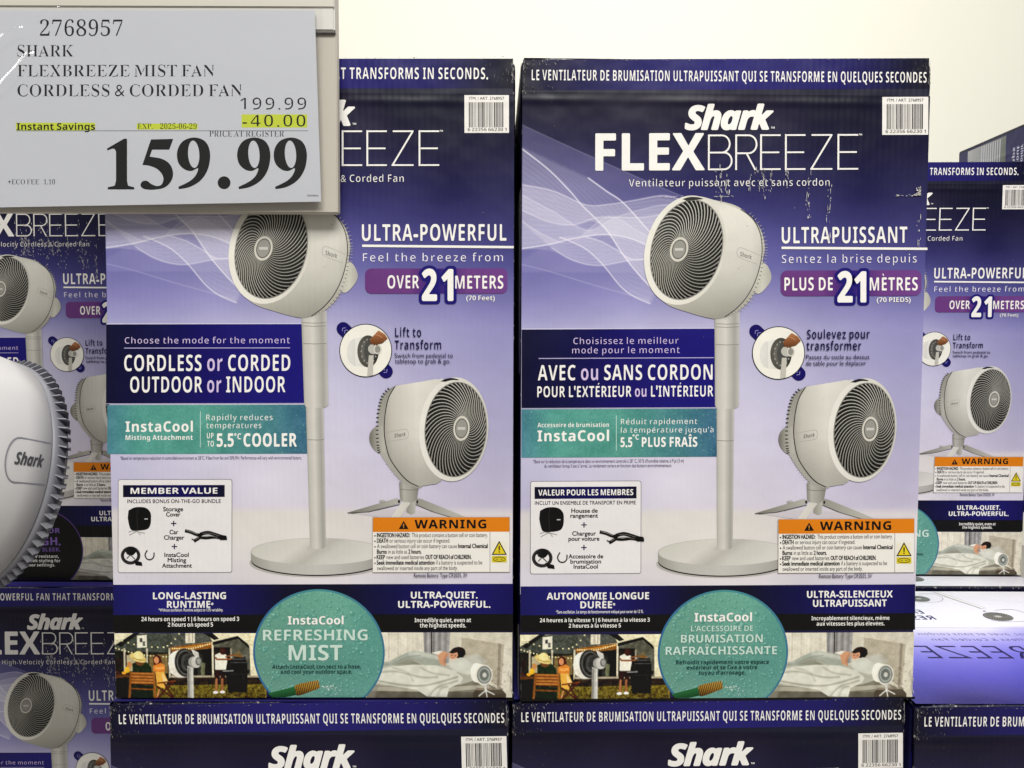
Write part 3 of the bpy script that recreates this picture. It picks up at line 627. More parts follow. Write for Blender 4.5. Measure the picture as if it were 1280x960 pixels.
def make_badge():
    A = Art(MAP_UV, 8); cx, cy, r = 914, 813, 84.5; k = 1.035; T = np.linspace(0, 2*math.pi, 160, endpoint=False)
    ring = ellp(cx, cy, r, 82, 0, T); ring[:, 1] = np.minimum(ring[:, 1], 871.6)
    A.shape(ring, lambda X, Y: np.stack([np.interp(X, [830, 914, 998], v) for v in ([62, 84, 70], [112, 150, 124], [154, 152, 150])], -1), 1.6); A.up()
    inner = ellp(cx, cy, r-2.6, 79.4, 0, T); inner[:, 1] = np.minimum(inner[:, 1], 871.4)
    drops = [(rng.uniform(836, 992), rng.uniform(735, 871), abs(rng.normal(.9, .5))+.35) for _ in range(560)]+[(rng.uniform(845, 985), rng.uniform(738, 830), rng.uniform(2, 3.6)) for _ in range(16)]
    R = Ras(828, 730, 1000, 872, .8); f = (vnoise(R.X, R.Y, 55, 8)-.5)*22
    R.I = np.stack([110+f-(R.X-914)*.06, 164+f-(R.Y-800)*.04, 148+f*.8+(R.X-914)*.03], -1); R.noise(1.1, 9, 21)
    for x, y, q in drops:
        R.ell(x+q*.25, y+q*.3, q, q*.92, (70, 132, 120), .55, q*.7); R.ell(x-q*.15, y-q*.15, q*.72, q*.66, (126, 186, 170), .65, q*.6); R.ell(x-q*.35, y-q*.4, q*.28, q*.25, (206, 232, 222), .8, q*.3)
    def shade(X, Y):
        i = np.clip(np.rint((X-828)/.8).astype(int), 0, R.X.shape[1]-1); j = np.clip(np.rint((Y-730)/.8).astype(int), 0, R.X.shape[0]-1)
        return R.I[j, i]
    A.shape(inner, shade, .8); A.up()
    A.shape([(848, 866), (884, 857), (886, 868), (870, 871.3), (853, 871.3)], lambda X, Y: np.stack([np.interp(Y-(884-X)*.2, [852, 860, 869], v) for v in ([70, 44, 30], [140, 104, 72], [84, 60, 40])], -1), 1); A.up()
    brass = [(882, 856), (890, 853), (906, 850), (913, 849), (915, 859), (908, 862), (892, 868), (885, 869.5)]
    A.shape(brass, lambda X, Y: np.stack([(.62+.38*np.sin((X+(Y-860)*.25)*2.3))*g for g in (np.interp(Y, [849, 858, 869], [232, 206, 120]), np.interp(Y, [849, 858, 869], [190, 158, 82]), np.interp(Y, [849, 858, 869], [104, 66, 28]))], -1), .8); A.up()
    for i in range(34):
        a = rng.uniform(0, .8); d = rng.uniform(2, 28); A.ell(915+d*math.cos(a), 856+d*math.sin(a)*.6, rng.uniform(.3, .9), rng.uniform(.3, .8), (216, 226, 218), n=8)
    return A.mesh('mist_badge')
def make_side():
    A = Art(np.array([[1, 0, 0], [0, 1, 0], [0, 0, 1.]]), 1)       # metres: u along the depth, v up
    A.quad([(.003, .003), (DP-.003, .003), (DP-.003, H-.003), (.003, H-.003)], [(52, 46, 120), (52, 46, 120), (28, 25, 52), (28, 25, 52)]); A.up()
    A.quad([(.003, .36), (.20, .36), (.20, .56), (.003, .56)], [(150, 146, 200)]*2+[(232, 228, 222)]*2)
    A.quad([(.003, .003), (.16, .003), (.10, .05), (.003, .085)], (230, 227, 220)); A.up()
    A.quad([(.003, .60), (DP-.003, .60), (DP-.003, .64), (.003, .64)], (44, 38, 130)); A.up()
    A.quad([(.005, .585), (DP-.005, .585), (DP-.005, .69), (.005, .69)], [(58, 60, 104), (58, 60, 104), (48, 48, 88), (48, 48, 88)]); A.up()
    A.quad([(.245, .59), (.365, .59), (.365, .688), (.245, .688)], [(104, 116, 96), (150, 152, 150), (176, 176, 170), (120, 126, 112)]); A.up()
    for k in range(9): A.quad([(.262+k*.007, .592), (.2650+k*.007, .592), (.2640+k*.007, .686), (.261+k*.007, .686)], (196, 196, 194))
    B = Art(A.M @ np.array([[0, .001, .185], [.001, 0, .60], [0, 0, 1.]]), A.l)
    for i, t in enumerate(('Mister et', 'refroidir', 'en tout', 'temps')): text(B, t, 4, 60, 6+i*11, 7, (224, 222, 226), 'b', -.02)
    for v, f, c in zip(B.v, [0]*len(B.v), B.c): pass
    A.v += B.v; A.c += B.c; A.f += [tuple(k+A.n for k in f) for f in B.f]; A.n += B.n
    return A.mesh('side_print')
def make_top():
    """top flaps: coordinates in millimetres from the front left corner, y towards the back"""
    A = Art(MM, 1)
    xs = np.linspace(3, 437, 26); ys = np.linspace(3, DP*1000-3, 40); X, Y = np.meshgrid(xs, ys)
    class Q: pass
    R = Q(); R.X = X; R.Y = Y; n = vnoise(X, Y, 70, 31)
    R.I = np.stack([np.interp(Y+n*36-18, [0, 30, 80, 135, 190, 226, 245, 420], v) for v in ([56, 72, 92, 118, 158, 190, 226, 232], [52, 68, 88, 114, 154, 186, 224, 230], [112, 142, 180, 202, 218, 226, 236, 234])], -1)
    A.raster(R); A.up()
    text(A, 'FLEX', 330, 425, 98, 34, (30, 26, 60), 'b', .02, flip=False) if False else None
    return A

def inv_text(A, *a, **k): text(A, *a, flip=True, **k)

# ------------------------------------------------------------------ language dependent printing
FW = 'f'; EW = 'e'
def header(M, s, x0, x1, y, y_r, cap, band):
    A = Art(M, 1, .00005)
    (xl, yt), (xr, _), yb = band
    A.hband(yt, yb, [xl, xl+40, xl+150, (xl+xr)/2, xr-110, xr-30, xr], [(26, 23, 44), (33, 30, 68), (42, 38, 104), (46, 42, 116), (40, 36, 102), (29, 26, 56), (24, 22, 40)]); A.up()
    text(A, s, x0, x1, y, cap, WHITE, 'b', -.01, slope=(y_r-y)/(x1-x0), track=.09); return A.mesh('header_band')
def brand(M, dx, sub, sx0, sx1, fr=True):
    A = Art(M, 12); X = lambda v: v+dx
    text(A, 'Shark', X(856), X(963), 159.5, 28.5, WHITE, 'i', .045, shear=.06, track=-.055); text(A, 'TM', X(962.5), X(967), 159.3, 2.4, WHITE, 'b')
    text(A, 'FLEX', X(744), X(879.5), 210.5, 45.5, WHITE, 'b', .012, track=.0)
    # thin letters drawn as strokes
    def st(p, wd=2.1): A.stroke(p, wd, WHITE)
    t, b, m = 166.5, 211, 189
    def Eo(x, w_): A.stroke([(x, t-.2), (x, b+.2)], 2.2, WHITE); A.rect(x+1.3, t, x+w_, t+2, WHITE); A.rect(x+1.3, m-1, x+w_*.93, m+1, WHITE); A.rect(x+1.3, b-2, x+w_, b, WHITE)
    def bowl(x, w_, y0, y1):
        r = (y1-y0)/2; P = [(x, y0)]+[(x+w_-r*.9+r*.9*math.sin(a), (y0+y1)/2-r*math.cos(a)) for a in np.linspace(0, math.pi, 14)]+[(x, y1)]; return P
    x = X(885); A.stroke([(x, t), (x, b)], 2.2, WHITE); A.up(.3); st(bowl(x, 26, t+1, m)); A.up(.3); st(bowl(x, 28.5, m, b-1)); A.up(.3)
    x = X(919); A.stroke([(x, t), (x, b)], 2.2, WHITE); A.up(.3); st(bowl(x, 25.5, t+1, m+1)); A.up(.3); st([(x+13, m+1), (x+24, b)]); A.up(.3)
    Eo(X(950), 24.5); Eo(X(981), 24.5); Eo(X(1046.5), 24.8); x = X(1012); A.rect(x+1, t, x+27, t+2, WHITE); A.rect(x-.5, b-2, x+27, b, WHITE); A.up(.3); st([(x+26, t+1.2), (x+.8, b-1.2)]); A.up(.3)
    text(A, 'TM', X(1072), X(1076), 168.2, 2.2, WHITE, 'b')
    text(A, sub, sx0, sx1, 231.3, 9.6, WHITE, 'b', -.06, track=.05)
    return A.mesh('brand_lettering')
def banner(M, head, hx, hy, hcap, ux0, ux1, uy, line2, lx, ly, pill, n1, n1x, n2, n2x, n2y, n21, small, sx, sy):
    A = Art(M, 12)
    text(A, head, hx[0], hx[1], hy, hcap, WHITE, 'b', -.006, track=.06); A.quad([(ux0, uy), (ux1, uy+2), (ux1, uy+5), (ux0, uy+3)], WHITE)
    text(A, line2, lx[0], lx[1], ly, 10.8, (236, 232, 240), 'b', -.058, track=.14)
    x0, y0, x1, y1 = pill; A.rrect(x0, y0, x1, y1, 8, (112, 66, 128), (118, 74, 140)); A.up()
    xm = (n21[0]+n21[1])/2; A.quad([(xm-34, y0+.3), (xm, y0+.3), (xm, y1-.3), (xm-34, y1-.3)], [(112, 66, 130), (44, 38, 120), (44, 38, 120), (112, 66, 130)]); A.quad([(xm, y0+.3), (xm+36, y0+.3), (xm+36, y1-.3), (xm, y1-.3)], [(44, 38, 120), (114, 70, 134), (114, 70, 134), (44, 38, 120)]); A.up()
    text(A, '2', n21[0], n21[0]+17.5, n21[3], n21[3]-n21[2], (40, 34, 116), 'b', .125); text(A, '1', n21[1]-13.5, n21[1], n21[3], n21[3]-n21[2], (40, 34, 116), 'b', .125); A.up()
    text(A, '2', n21[0], n21[0]+17.5, n21[3], n21[3]-n21[2], WHITE, 'b', .02); text(A, '1', n21[1]-13.5, n21[1], n21[3], n21[3]-n21[2], WHITE, 'b', .02)
    text(A, n1, n1x[0], n1x[1], n2y, 16.5, WHITE, 'b', -.006, track=.05); text(A, n2, n2x[0], n2x[1], n2y+.5, 16.5, WHITE, 'b', -.006, track=.05)
    text(A, small, sx[0], sx[1], sy, 6, WHITE, 'b', -.012); return A.mesh('range_banner')
def inset(M, cx, cy, t1, t2, x, y, t3, t4):
    A = Art(M, 12)
    for (dx, dy, ux, uy) in ((-32, -31, -.7, -.72), (29, 30, .7, .7)):
        p = np.array([cx+dx*.45, cy+dy*.45]); q = np.array([cx+dx*.88, cy+dy*.88]); d = q-p; d /= np.linalg.norm(d); nn = np.array([-d[1], d[0]])*8.4
        a = math.atan2(d[1], d[0]); arc = [q+8.4*np.array([math.cos(a+s_), math.sin(a+s_)]) for s_ in np.linspace(math.pi/2, -math.pi/2, 12)]
        A.poly([tuple(v) for v in [p+nn]+arc+[p-nn]], (34, 28, 100)); A.up(.5)
        for k in (0, 4): A.stroke([tuple(q+d*(k-3)+np.array([-d[1], d[0]])*3-d*2.4), tuple(q+d*(k-3)), tuple(q+d*(k-3)-np.array([-d[1], d[0]])*3-d*2.4)], .9, (150, 146, 200))
    A.up(); A.ell(cx, cy, 33, 33.3, (20, 20, 22), n=72); A.up(); A.ell(cx, cy, 32, 32.3, (240, 237, 226), n=72); A.up()
    T = np.linspace(0, 2*math.pi, 60, endpoint=False); g3 = lambda xs, v: (lambda X, Y: (lambda g: np.stack([g, g-2, g-9], -1))(np.interp(X, xs, v)))
    A.shape(ellp(cx-13, cy+2, 10.5, 17, 0, T), g3([cx-24, cx-4], [226, 214]), 1.2); A.up(); A.shape([(cx-13, cy-15), (cx+2, cy-18), (cx+4, cy+20), (cx-13, cy+19)], g3([cx-13, cx+2], [232, 216]), 1.2); A.up()
    A.shape(ellp(cx+3, cy+1, 13.4, 20, 0, T), g3([cx-9, cx+14], [96, 70]), 1.2); A.up(); A.shape(ellp(cx+4.6, cy+1, 10.6, 16.6, 0, T), g3([cx-6, cx+12], [120, 56]), 1.2); A.up(); A.ell(cx+6, cy+1, 8, 13, (84, 84, 82)); A.up()
    for t in np.linspace(0, 2*math.pi, 14, endpoint=False): A.ell(cx+4+9.5*math.cos(t), cy+1+15*math.sin(t), .8, 1.1, (168, 168, 164), n=8)
    A.up(); A.poly([(cx+4, cy+6), (cx+10, cy+6), (cx+9, cy+31), (cx+2, cy+31.4)], (196, 193, 182)); A.up(); A.ell(cx+10, cy-2, 7, 6.4, (190, 188, 178)); A.up(); A.ell(cx+15, cy-1.5, 5, 6, (212, 209, 198)); A.ell(cx+15.4, cy-1.5, 0.1, 0.1, (212, 209, 198)); A.up(); A.ell(cx+15, cy-1.5, 3.4, 4.4, (150, 148, 140)); A.up()
    sk = lambda X, Y: np.stack([np.interp(Y, [cy-22, cy-5], v) for v in ([176, 96], [120, 58], [82, 36])], -1)
    A.shape([(cx+16, cy-25), (cx+24, cy-20.5), (cx+27.5, cy-15), (cx+21, cy-9), (cx+16, cy-8), (cx+11, cy-11), (cx+8.5, cy-17)], sk, 1.0); A.up()
    for dx, dy, l in ((0, 0, 8.5), (3.1, -.6, 10), (6.2, .3, 9.4)): A.shape(spl([(cx+8+dx, cy-17+dy), (cx+5.6+dx, cy-13+dy), (cx+6.4+dx, cy-17+dy+l), (cx+8+dx, cy-15.8+dy+l), (cx+9.2+dx, cy-17+dy+l), (cx+10.4+dx, cy-14+dy), (cx+10.6+dx, cy-18+dy)], 5), sk, .9); A.up(.5)
    A.stroke([(cx+11, cy-20), (cx+16, cy-19), (cx+21, cy-16)], .8, (206, 150, 112))
    text(A, t1, x[0], x[1], y[0], 11.4, INKD, 'b', -.01, track=.05); text(A, t2, x[2], x[3], y[1], 11.4, INKD, 'b', -.01, track=.05)
    text(A, t3, x[4], x[5], y[2], 5.6, (54, 50, 80), 'l', .004); text(A, t4, x[6], x[7], y[3], 5.6, (54, 50, 80), 'l', .004); return A.mesh('lift_inset')
def panel_rect(A, x0, y0, x1, y1, cols): A.hband(y0, y1, np.linspace(x0, x1, len(cols)), cols)
def mode(M, r, rows, line):
    A = Art(M, 8); x0, y0, x1, y1 = r
    A.rect(x0, y0-1.2, x1, y1+.6, (208, 204, 226)); A.up(); panel_rect(A, x0, y0, x1, y1, [(26, 23, 56), (30, 26, 74), (36, 31, 104), (40, 35, 118), (40, 36, 122)]); A.up()
    for s, a, b, y, cap, st, wt, cols in rows: text(A, s, a, b, y, cap, WHITE if cols is None else LILAC, st, wt, track=.05, cols=cols if isinstance(cols, list) else None)
    A.rect(line[0], line[2], line[1], line[2]+1, (186, 178, 214)); return A.mesh('mode_panel')
def wordcols(s, word): 
    i = s.index(' '+word+' ')+1; return [LILAC if i <= k < i+len(word) else WHITE for k in range(len(s))]
def cooling(M, r, rows, line):
    A = Art(M, 8); x0, y0, x1, y1 = r
    R = Ras(x0, y0, x1, y1, 1.0); u = (R.X-x0)/(x1-x0)
    R.I = np.stack([np.interp(u, [0, .15, .5, .8, 1], v) for v in ([84, 92, 92, 84, 66], [136, 160, 158, 138, 108], [150, 148, 144, 144, 134])], -1); R.noise(14, 8, 40); R.noise(1.2, 9, 41)
    for _ in range(230):
        x, y, q = rng.uniform(x0, x1), rng.uniform(y0, y1), rng.uniform(.5, 1.2); R.ell(x, y, q, q, (66, 122, 116), .45, q); R.ell(x-q*.3, y-q*.3, q*.5, q*.5, (172, 212, 200), .6, q*.5)
    A.raster(R); A.up()
    for s, a, b, y, cap, st, wt, c in rows: text(A, s, a, b, y, cap, c, st, wt, track=.06)
    A.rect(line, y0+8, line+.9, y1-8, (190, 216, 208)); return A.mesh('cooling_panel')
def bundle(M, r, bar, title, tx, sub, sx, items, plus, ox, oy, s):
    A = Art(M, 8); x0, y0, x1, y1 = r
    A.rrect(x0, y0, x1, y1, 3, (126, 120, 130)); A.up(); A.rrect(x0+.7, y0+.7, x1-.7, y1-.7, 2.6, (233, 229, 228)); A.up()
    panel_rect(A, *bar, [(18, 17, 44), (30, 26, 84), (32, 28, 92), (18, 17, 46)]); A.up(); text(A, title, tx[0], tx[1], bar[3]-4.2, 7.4, WHITE, 'b', .0); text(A, sub, sx[0], sx[1], bar[3]+7.4, 4.6, (34, 30, 42), 'l', .02, track=.05)
    for t, a, b, y in items: text(A, t, a, b, y, 5.2, (22, 20, 26), 'l', .036)
    for cx, cy in plus: A.rect(cx-3.4, cy-.7, cx+3.4, cy+.7, (30, 26, 70)); A.rect(cx-.7, cy-3.4, cx+.7, cy-.72, (30, 26, 70)); A.rect(cx-.7, cy+.72, cx+.7, cy+3.4, (30, 26, 70))
    q = lambda pts: [(ox+x*s, oy+y*s) for x, y in pts]; g = lambda a, b, xs: (lambda X, Y: (lambda v: np.stack([v, v, v+1], -1))(np.interp(X, [ox+xs[0]*s, ox+xs[1]*s], [a, b])))
    # storage cover, looped hose, clip, cord
    A.up()
    for p in ([(8, 33), (14, 31), (30, 34.5)], [(9, 37), (20, 31.5), (24, 37)]): A.stroke(q(p), 1.2*s, (170, 168, 166))
    A.up(); A.shape(q(spl([(8, 4), (16, 0), (26, -.6), (33, 1.5), (37.5, 7), (38.3, 14), (37.4, 23), (33, 29), (20, 31), (12, 30), (9, 24), (7, 14)], 5)), g(34, 16, (7, 38)), 1.1); A.up(); A.stroke(q(spl([(21, 0), (19.4, 10), (20.4, 30)], 5)), .6, (58, 58, 58)); A.rect(*q([(29.5, 14.6)])[0], *q([(34, 16)])[0], (190, 190, 190)); A.up()
    T = np.linspace(0, 2*math.pi, 40, endpoint=False); c = np.array(q([(11, 64)])[0]); A.stroke(ellp(c[0], c[1], 11*s, 10*s, 0, T), 4.2*s, (24, 23, 23), True); A.up(); A.stroke(ellp(c[0], c[1]-.3, 11.9*s, 10.9*s, 0, T), .5*s, (96, 94, 92), True); A.stroke(ellp(c[0], c[1]-.3, 10.2*s, 9.2*s, 0, T), .4*s, (74, 72, 70), True); A.up()
    A.shape(q(spl([(3, 56), (11, 52), (19, 56), (16, 62), (11, 64), (6, 62)], 5)), g(40, 22, (3, 19)), 1); A.up(); A.poly(q([(15, 70), (26, 73), (27, 78), (18, 77)]), (22, 21, 21)); A.stroke(q(spl([(33.5, 57), (30.5, 63), (33, 68.5), (38, 69.5), (42, 66), (42.5, 60)], 6)), 1.5*s, (32, 30, 30)); A.stroke(q([(6, 68), (11, 63), (17, 69)]), 1.2*s, (60, 58, 56)); A.up()
    for p, wd in (([(84, 31), (92, 33), (99, 36), (107, 37.5)], 4), ([(104, 36), (114, 33.6), (124, 36), (133, 39), (139, 40)], 4.6), ([(103, 40), (112, 41), (124, 40), (136, 42)], 3.2), ([(96, 45), (101, 42), (107, 38)], 4.2), ([(93, 42), (97, 44)], 1.4)): A.stroke(q(spl(p, 5)), wd*s, (30, 28, 28)); A.up(.5)
    A.stroke(q(spl([(86, 30.6), (93, 32.6), (101, 35.6)], 5)), .7, (150, 146, 142)); A.stroke(q(spl([(108, 34.6), (118, 34.6), (130, 38)], 5)), .7, (110, 106, 104)); A.stroke(q(spl([(106, 39.2), (116, 38), (128, 40)], 5)), .6, (124, 118, 114)); A.stroke(q([(98, 43), (103, 40)]), .6, (140, 136, 132)); A.poly(q([(130, 39.5), (140, 38.6), (140.5, 43.5), (131, 43.6)]), (20, 19, 19)); return A.mesh('bundle_panel')
def warning(M, r, yb):
    A = Art(M, 26); x0, y0, x1, y1 = r; w_ = x1-x0; X = lambda f: x0+f*w_
    A.rect(x0-.5, y0-.5, x1+.5, y1+.5, (176, 168, 160)); A.up(); A.rect(x0, yb, x1, y1, (238, 234, 226)); A.rect(x0, y0, x1, yb, (222, 134, 36)); A.up()
    text(A, 'WARNING', X(.305), X(.83), yb-4.4, 10.6, (18, 15, 12), 'b', .012, track=.06)
    h = yb-y0; tx = X(.225); A.poly([(tx, y0+4), (tx+6.2, yb-3.6), (tx-6.2, yb-3.6)], (18, 15, 12)); A.up(); A.rect(tx-.55, y0+7.6, tx+.55, yb-6.8, (226, 150, 60)); A.rect(tx-.55, yb-6.1, tx+.55, yb-5, (226, 150, 60))
    A.rect(X(.855), yb+.2, X(.859), y1, (150, 144, 138)); ph = (y1-yb)/7.3; K = (24, 22, 22); G = (66, 62, 62)
    rows = [('•', 'INGESTION HAZARD:', .03, .27, ' This product contains a button cell or coin battery.', .285, .84), ('•', 'DEATH', .03, .11, 'or serious injury can occur if ingested.', .122, .565), ('•', None, 0, 0, 'A swallowed button cell or coin battery can cause', .03, .615), ('', 'Burns', .03, .1, 'in as little as', .112, .25), ('•', 'KEEP', .028, .088, 'new and used batteries', .1, .375), ('•', 'Seek immediate medical attention', .028, .45, 'if a battery is suspected to be', .462, .8), ('', None, 0, 0, 'swallowed or inserted inside any part of the body.', .03, .62)]
    for i, (bu, b, a0, a1, t, c0, c1) in enumerate(rows):
        y = yb+ph*(i+.95)
        if bu: A.ell(X(.015), y-1.8, 1, 1, K, n=8)
        if b: text(A, b, X(a0), X(a1), y, 5.2, K, 'l', .04)
        text(A, t.strip(), X(c0), X(c1), y, 5.2, G, 'l', .006)
    text(A, 'Internal Chemical', X(.625), X(.84), yb+ph*2.95, 5.2, K, 'l', .04); text(A, '2 hours.', X(.26), X(.355), yb+ph*3.95, 5.2, K, 'l', .04); text(A, 'OUT OF REACH of CHILDREN.', X(.385), X(.72), yb+ph*4.95, 5.2, K, 'l', .04)
    tx = X(.925); ty = yb+11; A.rrect(tx-9.3, ty+19, tx+9.3, ty+27, 1, (214, 196, 52)); A.rrect(tx-9.3, ty+1, tx+9.3, ty+18.5, 1, (238, 232, 214)); A.up(); A.poly([(tx, ty), (tx+9.6, ty+17.6), (tx-9.6, ty+17.6)], (20, 18, 14)); A.up(); A.poly([(tx, ty+2.8), (tx+7.4, ty+16.3), (tx-7.4, ty+16.3)], (228, 206, 52)); A.up(); A.rect(tx-.8, ty+6.4, tx+.8, ty+12.2, (20, 18, 14)); A.ell(tx, ty+14, .95, .95, (20, 18, 14), n=10)
    A.stroke(ellp(tx, ty+23, 7.2, 2.7, 0, np.linspace(0, 2*math.pi, 28, endpoint=False)), .7, (90, 78, 20), True); A.rect(tx-4, ty+22.6, tx-1.6, ty+23.3, (90, 78, 20)); A.rect(tx+1.6, ty+22.6, tx+4, ty+23.3, (90, 78, 20))
    text(A, 'Remote Battery: Type CR2025, 3V', X(.3), X(.69), y1+6.6, 5.0, (70, 64, 92), 'l', .008); return A.mesh('warning_label')
def footer(M, x0, x1, y0, ym, y1, left, right, xm0, xm1):
    A = Art(M, 3)
    panel_rect(A, x0, y0, x1, ym, [(36, 34, 96), (42, 40, 122), (34, 31, 92), (26, 24, 50), (24, 22, 48), (30, 27, 78), (38, 34, 112), (32, 29, 90)]); panel_rect(A, x0, ym, x1, y1, [(17, 15, 16), (15, 14, 15)]); A.up()
    A.rect(x0, y1+83.6, x1, y1+86.5, (20, 18, 26))
    if left: q = left[1]; text(A, '*', q[2]+1, q[2]+3.8, q[3]-1, 5.4, WHITE, 'b', -.01)
    for s, a, b, y, cap, wt, st in left+right: text(A, s, a, b, y, cap, WHITE, st, wt)
    return A.mesh('footer_band')
def badge_text(M, rows):
    A = Art(M, 22)
    for s, a, b, y, cap, c, wt in rows: text(A, s, a, b, y, cap, c, 'b', wt)
    return A.mesh('badge_lettering')
def barcode(M, x0, y0, x1, y1, digits):
    A = Art(M, 4); A.rect(x0, y0, x1, y1, (236, 232, 226)); A.up(); text(A, 'ITM. / ART. 2768957', x0+6, x1-6, y0+6, 3.7, (70, 68, 66), 'l', .02)
    r = random.Random(9); x = x0+5.5
    while x < x1-8:
        b = r.choice([.5, .5, .9, 1.3]); A.rect(x, y0+9, x+b, y1-7, (26, 24, 24)); x += b+r.choice([.5, .6, .9, 1.3])
    text(A, digits, x0+4, x1-3, y1-2.2, 4.2, (50, 48, 48), 'b', -.02); return A.mesh('barcode_label')

FULL_FR = 'LE VENTILATEUR DE BRUMISATION ULTRAPUISSANT QUI SE TRANSFORME EN QUELQUES SECONDES'
TEAL_L = (206, 226, 214)
def parts_fr():
    P = []; M = MAP_FR
    P.append(('header_band', header(M, FULL_FR, 664, 1157, 97.5, 102.3, 13.4, ((653, 71.5), (1160, 75), 110))))
    P.append(('brand_lettering', brand(M, 0, 'Ventilateur puissant avec et sans cordon', 785, 1036)))
    P.append(('range_banner', banner(M, 'ULTRAPUISSANT', (976, 1133), 303, 20.5, 976, 1158, 307, 'Sentez la brise depuis', (976, 1145), 327.8, (975, 337, 1150.5, 369), 'PLUS DE', (979.5, 1040), 'MÈTRES', (1086, 1146), 362, (1046.5, 1081, 339, 376.5), '(70 PIEDS)', (1095, 1137), 377)))
    P.append(('lift_inset', inset(M, 972.5, 440, 'Soulevez pour', 'transformer', (1007.5, 1086, 1007, 1075.5, 1006.5, 1085.5, 1006.5, 1081.5), (422.5, 437, 448, 455.8), 'Passez du socle au dessus', 'de table pour le déplacer')))
    s2 = 'AVEC ou SANS CORDON'; s3 = 'POUR L’EXTÉRIEUR ou L’INTÉRIEUR'.replace('’', "'")
    P.append(('mode_panel', mode(M, (652.5, 409.2, 896, 507.5), [('Choisissez le meilleur', 716.5, 848, 428, 8.4, 'b', -.05, 1), ('mode pour le moment', 715, 849.5, 439.6, 8.4, 'b', -.05, 1), (s2, 672.5, 890.5, 473, 19.2, 'b', -.008, wordcols(s2, 'ou')), (s3, 672, 891.5, 494, 13.8, 'b', -.008, wordcols(s3, 'ou'))], (673.5, 892, 445))))
    P.append(('cooling_panel', cooling(M, (652.5, 509, 896, 569.3), [('Accessoire de brumisation', 672.5, 761.5, 531.5, 5.6, 'b', -.01, WHITE), ('InstaCool', 672.5, 761.5, 549, 13.4, 'b', .005, WHITE), ('Réduit rapidement', 776, 871.5, 528.5, 7.2, 'b', -.058, WHITE), ("la température jusqu'à", 776, 892, 539, 7.2, 'b', -.058, WHITE), ('5.5', 776, 790.5, 556.6, 12, 'b', .01, WHITE), ('°C', 791, 798.8, 547.5, 6.4, 'b', .0, WHITE), ('PLUS FRAÎS', 802.5, 871.5, 556.6, 12, 'b', .01, WHITE)], 770.2)))
    A = Art(M, 8); text(A, "*Basé sur la réduction de la température dans un environnement contrôlé à 28° C, 50 % d'humidité relative, à 9 pi (3 m)".replace('ô', 'o'), 667, 855, 576.3, 4.4, (112, 104, 130), 'l', .004); text(A, 'du ventilateur lorsqu\'il est à l\'arrêt. Le rendement variera en fonction des facteurs environnementaux.'.replace('ê', 'e'), 681, 840, 582, 4.4, (112, 104, 130), 'l', .004); P.append(('fine_print', A.mesh('fine_print')))
    P.append(('bundle_panel', bundle(M, (663.7, 598.8, 802, 715), (669, 606, 796, 621), 'VALEUR POUR LES MEMBRES', (673.5, 792), 'INCLUT UN ENSEMBLE DE TRANSPORT EN PRIME', (669.5, 795), [('Housse de', 715, 747.5, 638.5), ('rangement', 713.8, 748, 644.7), ('Chargeur', 716.2, 745.5, 667), ('pour voiture', 711.5, 749.8, 673.5), ('Accessoire de', 711.5, 754.5, 695.5), ('brumisation', 714, 752, 702), ('InstaCool', 718, 748, 708.3)], [(730.7, 653.7), (730.7, 682)], 668, 632, .98)))
    P.append(('warning_label', warning(M, (972.8, 648, 1141.8, 714.7), 666)))
    L = [('AUTONOMIE LONGUE', 684.5, 812, 747, 8.6, .005, 'b'), ('DURÈE', 726.5, 766, 758, 8.6, .005, 'b'), ('*Sans oscillation. Le temps de fonctionnement indiqué peut varier de 12 %.', 696, 805, 764.3, 4, .004, 'l'), ('24 heures à la vitesse 1 | 6 heures à la vitesse 3', 676, 813, 775.2, 5, -.005, 'b'), ('2 heures à la vitesse 5', 712, 777, 782.2, 5, -.005, 'b')]
    Rr = [('ULTRA-SILENCIEUX', 1009, 1116, 746.5, 8.6, .005, 'b'), ('ULTRAPUISSANT', 1016.5, 1108.5, 757.7, 8.6, .005, 'b'), ('Incroyablement silencieux, même'.replace('ê', 'ê'), 1014.5, 1112, 774.6, 5, -.005, 'b'), ('aux vitesses les plus élevées.', 1021, 1105.5, 781.4, 5, -.005, 'b')]
    P.append(('footer_band', footer(M, 652, 1144, 730.3, 766.3, 787.3, L, Rr, 0, 0)))
    P.append(('badge_lettering', badge_text(M, [('InstaCool', 868.3, 940, 775, 10.6, WHITE, .005), ("L'ACCESSOIRE DE", 864, 941.5, 787.3, 7, TEAL_L, -.02), ('BRUMISATION', 851.5, 953.5, 801.3, 9.8, TEAL_L, -.01), ('RAFRAÎCHISSANTE', 832.5, 971.5, 816.4, 10.2, TEAL_L, -.01), ('Refroidit rapidement votre espace', 845.5, 961.5, 828.3, 5, (24, 66, 66), -.01), ('extérieur et se fixe à votre', 859, 947, 834.8, 5, (24, 66, 66), -.01), ("tuyau d'arrosage.", 874, 932.5, 841.4, 5, (24, 66, 66), -.01)])))
    P.append(('barcode_label', barcode(M, 1101.5, 120, 1159, 167.5, '6 22356 66230 1'))); return P
